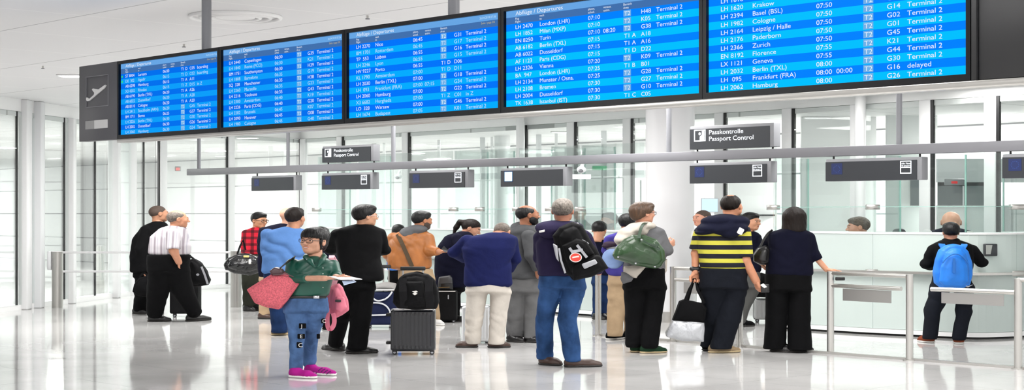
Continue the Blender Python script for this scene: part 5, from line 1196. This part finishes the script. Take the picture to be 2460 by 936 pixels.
# 21 young man
person('young man with black hair looking right between polo man and woman in navy', 23.4, 1796,
 dict(skin=(222, 166, 134), head=(1804, 532, 40, 48, -4), hair=('short', 'black'),
  top=dict(name='sweater', mat=navyc, sec=[(1800, 555, 14, .09), (1796, 566, 32, .12), (1796, 600, 32, .13), (1796, 655, 31, .13)], arms=[([(1772, 576, 0), (1768, 606, 0), (1776, 636, -.1)], [12, 11, 8], 1.0), ([(1820, 576, .06), (1824, 610, .06), (1834, 640, -.05)], [12, 10, 8], .95)]),
  hands=[(1, (.9, 0, -.3), (0, -.5, -1), 1, .8)],
  pants=dict(mat=cloth('grey_shorts', (92, 92, 90)), name='trousers', sec=[(1796, 650, 30, .13), (1796, 690, 30, .13)], legs=[([(1786, 695), (1776, 735), (1768, 770)], [20, 14, 12]), ([(1806, 695), (1788, 735), (1780, 770)], [20, 14, 12])], hem=.04),
  shoes=[((1764, 782), (1782, 784)), ((1776, 784), (1806, 783))], shoem=[(blackc, darksole)]))
# 22 woman in navy with wide trousers
person('woman in navy top and wide black trousers resting a hand on the barrier', 19.05, 1890,
 dict(skin=(228, 172, 142), female=True, head=(1910, 524, 48, 150, 0), hair=('bob', 'darkbrown'),
  top=dict(name='top', mat=cloth('navy_top', (13, 14, 34)), kz=.055, sec=[(1904, 546, 22, .10), (1898, 560, 52, .13), (1898, 595, 53, .15), (1896, 630, 55, .15), (1896, 664, 57, .155)],
   arms=[([(1940, 570, 0), (1955, 612, -.02), (1986, 648, -.02)], [18, 14, 8], .66), ([(1856, 572, .04), (1830, 606, .14), (1828, 632, .24)], [18, 16, 10], .97)]),
  hands=[(0, (1, 0, -.12), (0, 0, -1), -1, .35), (1, (.4, .2, -.8), (1, 0, 0), 1, .8)], hand=.92,
  pants=dict(mat=blackt, name='wide_trousers', wr=.004, sec=[(1894, 655, 56, .15), (1892, 695, 55, .15)], legs=[([(1866, 700), (1864, 765), (1861, 838)], [27, 25, 27]), ([(1920, 700), (1920, 765), (1922, 838)], [28, 26.5, 29])], hem=.035),
  shoes=[((1852, 844), (1880, 845)), ((1896, 846), (1954, 844))], shoem=[BS]))
# 23 officer profile
person('grey-haired officer in white shirt seated in profile behind the curved desk', 23.3, 2062,
 dict(OFF, skin=(236, 182, 158), head=(2061, 545, 44, -92, -6), hair=('short', 'greybrown'),
  top=dict(name='shirt', mat=whitec, sec=[(2070, 568, 14, .09), (2072, 578, 32, .12), (2072, 610, 32, .13), (2072, 650, 30, .13)], arms=[([(2062, 585, -.16), (2052, 615, -.2), (2036, 618, -.25)], [11, 9, 7], 1.0), ([(2074, 585, .16), (2060, 615, .2), (2040, 618, .1)], [11, 9, 7], 1.0)]), pants=seated(2072, 645, 0)))
# 24 bald officer
person('bald officer in navy vest seated behind the boy with blue backpack', 23.1, 2284,
 dict(OFF, skin=(240, 192, 168), head=(2285, 534, 50, -15, -25), hair=None,
  top=dict(name='vest', mat=navyu, sec=[(2284, 546, 20, .10), (2282, 556, 54, .13), (2282, 590, 48, .14), (2282, 640, 42, .14)], arms=[([(2238, 562, -.02), (2230, 596, -.1), (2250, 606, -.25)], [13, 11, 8], 1.0), ([(2326, 562, -.02), (2334, 596, -.1), (2318, 606, -.25)], [13, 11, 8], 1.0)]), pants=seated(2282, 635, 0),
  add=[ells('white_sleeve', [(2226, 562, -.02, 12, .08, 12), (2234, 575, -.03, 13, .08, 20)], whitec), quadpatch('shoulder_badge', 2330, 556, -.12, 14, 4, whitesole, .008)]))
# 25 boy with backpack
person('boy in black jacket seen from behind at the curved desk', 20.4, 2288,
 dict(skin=(206, 150, 122), head=(2284, 557, 40, 178, -4), hair=('full', 'black'), hand=.9,
  top=dict(name='jacket', mat=blackc, kz=.055, sec=[(2285, 574, 20, .09), (2288, 588, 50, .12), (2290, 612, 48, .14), (2290, 640, 46, .14), (2288, 668, 44, .14)],
   arms=[([(2244, 600, .02), (2226, 634, .06), (2236, 642, .30)], [17, 14, 11], 1.0), ([(2334, 600, .02), (2358, 630, .06), (2348, 622, .32)], [17, 14, 11], 1.0)]),
  hands=[(0, None, (0, 0, 1), 1, .8), (1, None, (0, 0, 1), -1, .8)],
  pants=dict(mat=darkt, name='trousers', wr=.007, sec=[(2286, 660, 45, .13), (2286, 690, 46, .13)], legs=[([(2258, 695), (2242, 745), (2233, 808)], [24, 20, 17]), ([(2316, 695), (2316, 745), (2304, 810)], [24, 18, 16])], hem=.05),
  shoes=[((2240, 823), (2212, 820)), ((2304, 826), (2302, 822))], shoem=[(rust, whitesole)], shoew=.048, add=[ells('jacket_collar', [(2284, 578, 0, 22, .09, 8)], blackc)]))
# ------------------------------------------------------------------ luggage and carried things
def bag(name, label, cat, Y, px, zpx=None, group='hand luggage of the travellers'):
    c = Ctx(Y, px); z = 0.0
    r = thing(name, label, cat, (c.X0, c.Y, 0), 0, group); return r, c
def outline(c, pts): return [(c.n(p)[0], c.n(p)[2]) for p in pts]
def pbag(r, c, name, pts, y0, y1, m, rr=.03, bulge=0.0, res=.01, wr=0.0, fx=14, fz=14, extra=None, mfun=None):
    dq = y0+.25*(y1-y0); o = outline(c, [(p[0], p[1], dq) for p in pts]); A = np.array(o); f = Field((A[:, 0].min(), y0, A[:, 1].min()), (A[:, 0].max(), y1, A[:, 1].max()), res)
    f.poly(o, y0, y1, rr, 0, bulge)
    if wr: f.wrinkle(wr, fx, fz, len(pts)+3)
    if extra: extra(f, c)
    return solid(name, [f.mesh()], m, r, mfun=mfun)
def W3(c, p): v = c.n(p); return Vector((v[0]*S, v[1]*S, v[2]))
def strapx(r, c, name, pts, wid, m, wv=(1, 0, .2), th=.012, rnd=0):
    if rnd: return MB().tube([W3(c, p) for p in pts], rnd, 10).build(name, m, r)
    return MB().strap([W3(c, p) for p in pts], wv, wid, th).build(name, m, r)
def arc(p0, p1, p2, n=14):
    return [tuple((1-t)**2*np.array(p0)+2*t*(1-t)*np.array(p1)+t*t*np.array(p2)) for t in [i/n for i in range(n+1)]]
pinkt = mat('pink_tweed', (206, 96, 108), 0.8, bump=0.5, bscale=60, mottle=0.28, mscale=75); pinkb = mat('pink_canvas', (204, 108, 128), 0.65, bump=0.3, bscale=18, mottle=0.12); brownl = mat('brown_flap', (74, 50, 54), 0.4)
greenl = mat('green_leather', (34, 62, 32), 0.36, spec=0.5, bump=0.12, bscale=14, mottle=0.15, coat=0.15); shinyb = mat('shiny_black_nylon', (22, 22, 24), 0.25, bump=0.6, bscale=12); nylon = cloth('black_nylon', (15, 15, 17), 0.7, bump=0.35); greyn = mat('grey_reflective', (165, 166, 172), 0.45)
bluebp = mat('bright_blue_nylon', (10, 112, 206), 0.55, bump=0.25, bscale=20, mottle=0.1); blued = mat('blue_zip', (14, 96, 176), 0.5); redb = mat('red_badge', (226, 66, 50), 0.5); silv = mat('silver_foil', (176, 178, 182), 0.35, 0.45, bump=0.35, bscale=12); navyl = cloth('navy_luggage', (30, 38, 72), 0.6)
hatm = cloth('pale_blue_straw', (128, 152, 196), 0.8); rubber = mat('rubber', (28, 28, 30), 0.6); alum = mat('aluminium_shell', (222, 224, 226), 0.3, 0.55)
# pink tote of the woman in green
r, c = bag('tote_bag', 'large pink tweed tote bag with brown flap hanging from the arm of woman in green', 'bag', 16.2, 655)
pbag(r, c, 'body', [(592, 695), (605, 686), (654, 656), (672, 652), (712, 664), (719, 680), (690, 722), (670, 743), (640, 738), (612, 727)], -.20, .06, pinkt, .02, .35, .009, .004)
pbag(r, c, 'flap', [(648, 650), (660, 641), (676, 645), (682, 655), (672, 661), (652, 660)], -.19, -.06, brownl, .015)
strapx(r, c, 'strap', [(666, 650, -.15), (684, 634, -.14), (701, 622, -.07), (706, 619, .03), (698, 640, .12)], .05, leatherb, (0, 1, 0))
strapx(r, c, 'zip', [(656, 660, -.205), (686, 657, -.20), (712, 667, -.16)], .01, brownl, (0, 0, 1))
# pink backpack on her right shoulder
r, c = bag('backpack', 'small pink backpack hanging behind the hip of woman in green', 'backpack', 16.35, 806)
pbag(r, c, 'body', [(791, 690), (812, 681), (822, 690), (835, 720), (836, 745), (820, 758), (805, 764), (790, 750), (784, 715)], -.02, .16, pinkb, .03, .5, .009, .006)
pbag(r, c, 'front_pocket', [(808, 712), (826, 714), (832, 738), (818, 750), (806, 742)], -.07, .03, pinkb, .02, .3, .009, .003)
strapx(r, c, 'strap', arc((788, 740, -.03), (782, 800, -.05), (797, 788, -.05))+arc((797, 788, -.05), (808, 775, -.04), (800, 752, -.03)), .045, pinkb, (1, 0, 0))
strapx(r, c, 'shoulder_strap', [(800, 690, .08), (808, 660, .10), (806, 630, .10), (797, 614, .02), (796, 620, -.12), (799, 636, -.15), (803, 648, -.15)], .055, mat('pink_strap', (232, 168, 182), 0.6), (1, 0, 0))
MB().bbox(W3(c, (812, 722, -.078))-Vector((.03, .0, .012)), W3(c, (812, 722, -.078))+Vector((.03, .015, .012)), .004, 1).build('buckle', rubber, r)
# papers held by the woman
r, c = bag('papers', 'folded white papers held in the hands of woman in green', 'paper', 16.2, 825)
a = [W3(c, p) for p in ((790, 664, -.30), (818, 672, -.46), (870, 671, -.40), (838, 664, -.24))]
MB().add(a+[v+Vector((0, 0, .006)) for v in a], [(3, 2, 1, 0), (4, 5, 6, 7), (0, 1, 5, 4), (1, 2, 6, 5), (2, 3, 7, 6), (3, 0, 4, 7)]).build('booklet', mat('paper_white', (240, 240, 242), 0.6), r)
a = [W3(c, p)-Vector((0, 0, .012)) for p in ((822, 672, -.40), (826, 682, -.44), (856, 674, -.40), (850, 670, -.30))]
MB().add(a+[v+Vector((0, 0, .004)) for v in a], [(3, 2, 1, 0), (4, 5, 6, 7), (0, 1, 5, 4), (1, 2, 6, 5), (2, 3, 7, 6), (3, 0, 4, 7)]).build('passport_cover', mat('paper_blue', (190, 205, 228), 0.6), r)
# black duffel of the plaid man
r, c = bag('duffel_bag', 'shiny black duffel bag held by man in red plaid', 'bag', 26.8, 582)
pbag(r, c, 'body', [(536, 636), (545, 620), (570, 608), (600, 610), (624, 618), (632, 632), (626, 652), (600, 662), (560, 656), (540, 648)], -.30, -.02, shinyb, .05, .6, .012, .018, 20, 16)
strapx(r, c, 'strap', [(570, 610, -.16), (577, 590, -.14), (584, 575, -.10), (590, 600, -.1)], .03, nylon)
MB().bbox(W3(c, (592, 616, -.29))-Vector((.05, 0, .015)), W3(c, (592, 616, -.29))+Vector((.04, .02, .02)), .006, 1).build('luggage_tag', mat('tag_yellow', (222, 196, 120), 0.5), r)
MB().bbox(W3(c, (600, 628, -.32))-Vector((.02, 0, .04)), W3(c, (600, 628, -.32))+Vector((.02, .02, .04)), .006, 1).build('white_tag', whitesole, r)
# suitcases
def wheels(r, c, pts, rad=.028, m2=None):
    for (px, py, dy) in pts:
        p = W3(c, (px, py, dy)); w_ = MB().tube([Vector((p.x, p.y-.02, rad)), Vector((p.x, p.y+.02, rad))], rad, 18).build('wheel', rubber, r)
        MB().tube([Vector((p.x, p.y-.024, rad)), Vector((p.x, p.y-.019, rad))], rad*.55, 14).build('hub', m2 or greyn, w_)
        MB().bbox((p.x-.022, p.y-.03, rad*1.2), (p.x+.022, p.y+.03, rad*2.5), .006, 1).build('wheel_fork', rubber, w_)
def suitcase(label, Y, px, x0, x1, y0, y1, dep, m, ribs=0, handle=None, dy=0.0, wpts=None, trim=None, soft=.03):
    r, c = bag('suitcase', label, 'suitcase', Y, px, group='rolling suitcases'); a = c.n((x0, y1, dy)); b = c.n((x1, y0, dy)); cx = (a[0]+b[0])/2; cz = (a[2]+b[2])/2; hx = (b[0]-a[0])/2; hz_ = (b[2]-a[2])/2
    f = Field((a[0], dy-dep/2-.02, a[2]), (b[0], dy+dep/2+.02, b[2]), .0075 if ribs else .011); f.rbox((cx, dy, cz), (hx, dep/2, hz_), soft)
    if ribs:
        X, Yy, Z = f.XYZ(); env = np.clip((hx*.86-np.abs(X-cx))/.02, 0, 1)*np.clip((hz_*.86-np.abs(Z-cz))/.03, 0, 1); f.F = (f.F+.006*env*np.sin((X-cx)/(2*hx)*2*math.pi*ribs)).astype(np.float32)
    solid('shell', [f.mesh()], m, r)
    mb = MB(); z = cz
    fr = Field((a[0]-.01, dy-.03, a[2]-.01), (b[0]+.01, dy+.03, b[2]+.01), .01); fr.rbox((cx, dy, cz), (hx+.006, .016, hz_+.006), .02); solid('zip_band', [fr.mesh()], trim or rubber, r)
    if handle:
        hxx0, hxx1, hy = handle; pts = [W3(c, (hxx0, y0+4, dy+.06)), W3(c, (hxx0, hy, dy+.06)), W3(c, (hxx1, hy, dy+.06)), W3(c, (hxx1, y0+4, dy+.06))]
        MB().tube(pts[:2], .012, 8).tube(pts[2:], .012, 8).build('handle_rods', M['steel'], r); MB().bbox(Vector((pts[1].x-.03, pts[1].y-.025, pts[1].z-.02)), Vector((pts[2].x+.03, pts[2].y+.025, pts[2].z+.025)), .01, 2).build('handle_grip', rubber, r)
    if wpts is None: wpts = [(x0+8, 0, dy-dep*.33), (x1-8, 0, dy-dep*.33), (x0+8, 0, dy+dep*.33), (x1-8, 0, dy+dep*.33)]
    wheels(r, c, [(p[0], y1, p[2]) for p in wpts]); return r, c
shellb = mat('black_shell', (16, 17, 24), 0.25, coat=0.25)
r, c = suitcase('black ribbed hard suitcase on four wheels, nearest of the cases on the floor', 18.85, 993, 940, 1046, 741, 841, .24, shellb, 11, (968, 1016, 645), trim=mat('case_band', (150, 150, 152), 0.35, 0.6))
for py in (755, 822): MB().bbox(W3(c, (938, py, 0))-Vector((.05, .05, .018)), W3(c, (938, py, 0))+Vector((.02, .05, .018)), .008, 1).build('latch', rubber, r)
r, c = bag('backpack', 'black backpack sitting on the black ribbed suitcase', 'backpack', 18.6, 998)
pbag(r, c, 'body', [(958, 668), (972, 658), (1000, 654), (1026, 659), (1042, 672), (1052, 700), (1054, 725), (1046, 741), (1000, 744), (955, 741), (944, 725), (946, 700)], -.13, .12, nylon, .04, .4, .01, .006)
pbag(r, c, 'front_pocket', [(974, 676), (1016, 676), (1024, 735), (968, 735)], -.19, -.08, nylon, .03, .2, .01, .004)
for x in (968, 1030): strapx(r, c, 'shoulder_strap', [(x, 668, -.14), (x, 700, -.19), (x+3, 738, -.16)], .09, cloth('strap_black', (30, 30, 32), .8))
strapx(r, c, 'top_handle', arc((985, 660, -.02), (1000, 645, -.05), (1022, 660, -.02)), .03, nylon, (0, 1, 0))
MB().poly([(W3(c, p).x, W3(c, p).z) for p in ((993, 697), (1003, 695), (1007, 698), (1001, 700), (1006, 702), (1000, 706), (994, 702), (1000, 700))], W3(c, (0, 0, -.2)).y, W3(c, (0, 0, -.19)).y).build('logo', whitesole, r)
r, c = suitcase('navy soft suitcase with white piping behind the man in black suit', 23.2, 920, 880, 955, 700, 778, .3, navyl, 0, (921, 934, 640), trim=mat('case_white_trim', (205, 205, 208), 0.5))
wp = mat('white_piping', (202, 204, 208), 0.5)
for pts in (arc((893, 706, -.165), (898, 730, -.18), (925, 718, -.17))+arc((925, 718, -.17), (936, 712, -.17), (942, 700, -.16)), arc((884, 728, -.165), (930, 720, -.17), (938, 752, -.165)), [(886, 757, -.165), (925, 756, -.17), (948, 748, -.165)]): strapx(r, c, 'piping', pts, 0, wp, rnd=.012)
r, c = bag('shoulder_bag', 'pale grey bag lying on the navy suitcase', 'bag', 23.2, 922)
pbag(r, c, 'body', [(893, 698), (903, 682), (925, 678), (950, 681), (952, 697)], -.13, .12, cloth('pale_grey_bag', (176, 174, 172)), .02, .3, .01, .006); MB().bbox(W3(c, (930, 696, -.15))-Vector((.16, 0, .008)), W3(c, (930, 696, -.15))+Vector((.10, .02, .01)), .004, 1).build('paper_strip', whitesole, r)
r, c = suitcase('black soft suitcase right of the ribbed suitcase', 24.35, 1072, 1046, 1098, 697, 768, .26, nylon, 0, None)
strapx(r, c, 'zip_line', [(1050, 699, -.14), (1094, 699, -.14)], .012, whitesole, (0, 0, 1)); strapx(r, c, 'zip_pull', [(1077, 708, -.14), (1077, 718, -.14)], .015, greyn)
r, c = bag('shoulder_bag', 'small black leather bag on the black soft suitcase', 'bag', 24.3, 1068)
pbag(r, c, 'body', [(1051, 696), (1054, 666), (1080, 662), (1086, 668), (1088, 696)], -.1, .08, leatherb, .02, .3, .01, .002); pbag(r, c, 'flap', [(1052, 682), (1055, 665), (1081, 661), (1086, 668), (1087, 680)], -.125, .07, mat('grey_black_leather', (52, 51, 53), 0.4), .02, .1, .01); strapx(r, c, 'gold_trim', [(1054, 690, -.11), (1080, 689, -.11)], .008, goldf, (0, 0, 1))
r, c = suitcase('silver aluminium suitcase standing behind the cream trousers', 20.5, 1143, 1110, 1178, 734, 818, .24, alum, 9, (1128, 1160, 690), soft=.025)
r, c = suitcase('black suitcase between the legs of the striped-shirt man', 25.6, 446, 412, 480, 684, 752, .26, nylon, 0, (468, 478, 640))
r, c = bag('duffel_bag', 'black sports duffel with pale strap at the hip of striped-shirt man', 'bag', 25.0, 476)
pbag(r, c, 'body', [(452, 625), (465, 620), (482, 634), (494, 652), (500, 672), (496, 684), (470, 688), (450, 684)], -.16, .12, nylon, .03, .4, .011, .008); strapx(r, c, 'strap', [(484, 640, -.16), (492, 660, -.17), (499, 682, -.15)], .03, greyn); strapx(r, c, 'carry_strap', arc((455, 628, -.02), (440, 600, .04), (470, 625, .02)), .03, nylon)
MB().add([W3(c, (475+4*math.cos(k*.785), 659+3*math.sin(k*.785), -.175)) for k in range(8)], [tuple(range(8))]).build('logo', greyn, r)
r, c = bag('holdall', 'black holdall hanging at the side of man in long black coat', 'bag', 25.9, 340)
pbag(r, c, 'body', [(318, 700), (322, 682), (334, 668), (352, 663), (368, 668), (372, 706), (352, 712), (330, 710)], -.16, .08, blackc, .03, .4, .012, .006); strapx(r, c, 'handle', arc((335, 668, -.05), (345, 645, -.06), (358, 666, -.05)), .03, nylon)
# backpack of the purple hoodie man
r, c = bag('backpack', 'black and grey hiking backpack with round red badge', 'backpack', 17.3, 1390)
pbag(r, c, 'body', [(1328, 566), (1345, 545), (1376, 533), (1398, 540), (1416, 575), (1441, 608), (1456, 640), (1440, 652), (1378, 672), (1358, 655), (1338, 610)], -.38, -.12, nylon, .045, .5, .0085, .008)
pbag(r, c, 'lower_pocket', [(1374, 645), (1380, 634), (1434, 612), (1444, 616), (1462, 644), (1424, 664), (1378, 674)], -.44, -.28, nylon, .035, .35, .0085, .004)
pbag(r, c, 'upper_pocket', [(1352, 590), (1384, 572), (1410, 580), (1428, 610), (1382, 634), (1362, 628)], -.42, -.30, nylon, .03, .35, .0085, .003)
pbag(r, c, 'side_panel', [(1328, 584), (1339, 590), (1343, 630), (1336, 620)], -.42, -.34, greyn, .012); pbag(r, c, 'reflective_patch', [(1397, 634), (1430, 622), (1436, 632), (1404, 646)], -.475, -.43, greyn, .008)
for pts in ([(1368, 595, -.44), (1380, 612, -.445)], [(1386, 588, -.435), (1410, 618, -.44)], [(1372, 605, -.445), (1400, 600, -.44)]): strapx(r, c, 'grey_strip', pts, .028, greyn, (1, 0, 0), .014)
strapx(r, c, 'piping', [(1343, 596, -.40), (1348, 625, -.42), (1358, 655, -.38)], .02, greyn)
for pts in ([(1385, 536, -.16), (1398, 555, -.20), (1400, 575, -.25)], [(1330, 566, -.18), (1345, 553, -.19), (1358, 543, -.16)], [(1392, 575, -.34), (1408, 584, -.33), (1422, 594, -.28)]): strapx(r, c, 'shoulder_strap', pts, .035, greyn, (1, 0, .3))
bd = W3(c, (1383, 618, -.46)); b_ = MB().add([bd+Vector((.065*math.cos(k*.2618), -.0, .05*math.sin(k*.2618))) for k in range(24)]+[bd+Vector((.065*math.cos(k*.2618), .03, .05*math.sin(k*.2618))) for k in range(24)], [tuple(range(24))]+[(k, (k+1) % 24, (k+1) % 24+24, k+24) for k in range(24)], 0)
b_.add([bd+Vector((.055*math.cos(k*.2618), -.002, .042*math.sin(k*.2618))) for k in range(24)], [tuple(range(24))], 1); b_.add([bd+Vector((x, -.004, z)) for x, z in ((-.035, -.008), (.035, .004), (.035, .02), (-.035, .008))], [(0, 1, 2, 3)], 0); b_.build('badge', [whitesole, redb], r)
# green bag
r, c = bag('handbag', 'large dark green leather handbag on the shoulder of short-haired woman', 'bag', 19.05, 1537)
pbag(r, c, 'body', [(1473, 612), (1480, 594), (1500, 574), (1520, 564), (1548, 564), (1578, 575), (1596, 600), (1600, 625), (1588, 640), (1574, 645), (1530, 638), (1478, 622)], -.36, -.14, greenl, .035, .45, .009, .004, 18, 8)
for xx in (1520, 1550): pass
strapx(r, c, 'handle', arc((1535, 572, -.37), (1540, 530, -.24), (1556, 536, -.10))+[(1566, 545, -.04)], .035, mat('dark_green_strap', (42, 62, 46), 0.4), (1, 0, 0)); strapx(r, c, 'handle', [(1578, 592, -.36), (1586, 600, -.37)]+arc((1545, 578, -.38), (1565, 590, -.40), (1582, 588, -.37)), .02, bpy.data.materials['dark_green_strap'], (0, 0, 1))
for px, py in ((1485, 617), (1527, 632), (1573, 640), (1541, 575)):
    p = W3(c, (px, py, -.385)); MB().cyl((p.x, p.y-.002, p.z-.008), .012, .016, 12).build('metal_stud', silverf, r)
# pale blue hat
r, c = bag('sun_hat', 'pale blue wide-brimmed sun hat hanging beside the green handbag', 'hat', 19.3, 1474, group='hat')
p = c.n((1474, 620, -.16)); f = Field(p-.3, p+.3, .009); Mh = np.array([[.94, 0, -.34], [.2, .8, .56], [.27, -.6, .75]]); Q, _ = np.linalg.qr(Mh.T); f.ell(p, (.115, .125, .018), None, 0)
th = math.radians(62); R1 = np.array([[1, 0, 0], [0, math.cos(th), math.sin(th)], [0, -math.sin(th), math.cos(th)]]); f = Field(p-.3, p+.3, .009)
f.ell(p, (c.r(27), .135, .014), R1, 0); f.ell(p+np.array([.01, .05, .02]), (.075, .08, .075), R1, .02); f.wrinkle(.004, 10, 8, 3); solid('brim', [f.mesh()], hatm, r)
# black and silver tote of the polo man
r, c = bag('tote_bag', 'black and silver shopping tote held by the striped polo man', 'bag', 18.95, 1650)
pbag(r, c, 'upper_cloth', [(1634, 724), (1645, 720), (1688, 728), (1698, 740), (1692, 775), (1616, 770)], -.12, .06, blackc, .015, .3, .009, .004)
pbag(r, c, 'silver_base', [(1616, 769), (1692, 774), (1690, 820), (1640, 818), (1602, 808), (1601, 800)], -.125, .065, silv, .015, .25, .009, .006)
for dy, x in ((-.09, 0), (.03, 6)): strapx(r, c, 'handle', [(1645+x, 724, dy), (1656+x*.5, 695, dy*.7-.01), (1668, 668, -.02), (1676+x, 695, dy*.7-.01), (1692, 728, dy)], .035, blackc, (1, 0, 0))
# things in the polo man's right hand
r, c = bag('document', 'black passport case and white slip in the right hand of polo man', 'document', 18.9, 1835)
MB().bbox(W3(c, (1838, 692, -.1))-Vector((.05, .01, .05)), W3(c, (1838, 692, -.1))+Vector((.05, .01, .05)), .006, 1, 0).build('case', leatherb, r); MB().add([W3(c, p) for p in ((1826, 684, -.12), (1834, 680, -.12), (1848, 694, -.10), (1842, 696, -.10))], [(0, 1, 2, 3)]).build('white_slip', whitesole, r)
# small things behind
r, c = bag('handbag', 'black leather handbag under the left arm of woman in navy', 'bag', 19.0, 1828)
pbag(r, c, 'body', [(1812, 612), (1822, 596), (1842, 588), (1852, 600), (1850, 632), (1828, 636), (1812, 628)], -.06, .10, leatherb, .03, .4, .01, .003); strapx(r, c, 'strap', arc((1824, 600, .02), (1838, 560, .02), (1856, 552, .0)), .025, leatherb)
r, c = bag('backpack', 'black backpack standing on the grey suitcase behind the woman in navy', 'backpack', 24.35, 1828)
pbag(r, c, 'body', [(1813, 668), (1830, 655), (1848, 660), (1854, 690), (1850, 714), (1816, 714)], -.1, .1, nylon, .03, .4, .011, .006); pbag(r, c, 'front_pocket', [(1818, 688), (1846, 688), (1848, 712), (1816, 712)], -.15, -.06, nylon, .02, .2, .011)
r, c = suitcase('silver grey suitcase behind the woman in navy', 24.4, 1830, 1811, 1852, 716, 766, .24, mat('grey_shell', (184, 184, 184), 0.3, 0.3), 5, None)
r, c = bag('mobile_phone', 'black phone in the hand of man in tan leather jacket', 'phone', 23.2, 1068)
a = [W3(c, p) for p in ((1060, 598, -.22), (1066, 590, -.22), (1078, 602, -.24), (1070, 606, -.24))]; MB().add(a+[v+Vector((0, .012, 0)) for v in a], [(0, 1, 2, 3), (7, 6, 5, 4), (0, 4, 5, 1), (1, 5, 6, 2), (2, 6, 7, 3), (3, 7, 4, 0)]).build('case', M['black'], r)
r, c = bag('passport', 'reddish passport in the hand of short-haired woman', 'passport', 19.05, 1612)
a = [W3(c, p) for p in ((1606, 582, .21), (1618, 575, .22), (1622, 580, .24), (1610, 588, .23))]; MB().add(a+[v+Vector((0, .012, 0)) for v in a], [(0, 1, 2, 3), (7, 6, 5, 4), (0, 4, 5, 1), (1, 5, 6, 2), (2, 6, 7, 3), (3, 7, 4, 0)]).build('cover', mat('passport_red', (196, 84, 84), 0.5), r)
# blue backpack
r, c = bag('backpack', 'bright blue backpack worn by the boy at the curved desk', 'backpack', 20.4, 2294)
pbag(r, c, 'body', [(2252, 625), (2262, 600), (2278, 589), (2296, 586), (2316, 590), (2330, 604), (2338, 630), (2340, 660), (2334, 684), (2318, 692), (2266, 692), (2250, 680), (2248, 655)], -.44, -.15, bluebp, .05, .5, .0095, .004)
pbag(r, c, 'front_pocket', [(2262, 640), (2276, 614), (2296, 608), (2316, 614), (2328, 640), (2330, 676), (2318, 688), (2268, 688), (2258, 676)], -.48, -.36, bluebp, .04, .4, .0095, .003)
for x, x2 in ((2262, 2270), (2316, 2308)): strapx(r, c, 'shoulder_strap', [(x2, 600, -.15), (x+1, 588, -.12), (x-2, 584, -.02), (x, 592, .10)], .075, bluebp, (1, 0, 0), .02)
strapx(r, c, 'zip', arc((2264, 632, -.46), (2296, 588, -.47), (2326, 632, -.46)), .012, blued, (0, 0, 1)); strapx(r, c, 'centre_seam', [(2292, 620, -.487), (2291, 655, -.492)], .03, blued)
MB().poly([(W3(c, p).x, W3(c, p).z) for p in ((2287, 680), (2291, 682), (2302, 678), (2291, 684), (2288, 683))], W3(c, (0, 0, -.489)).y, W3(c, (0, 0, -.47)).y).build('logo', greyn, r)
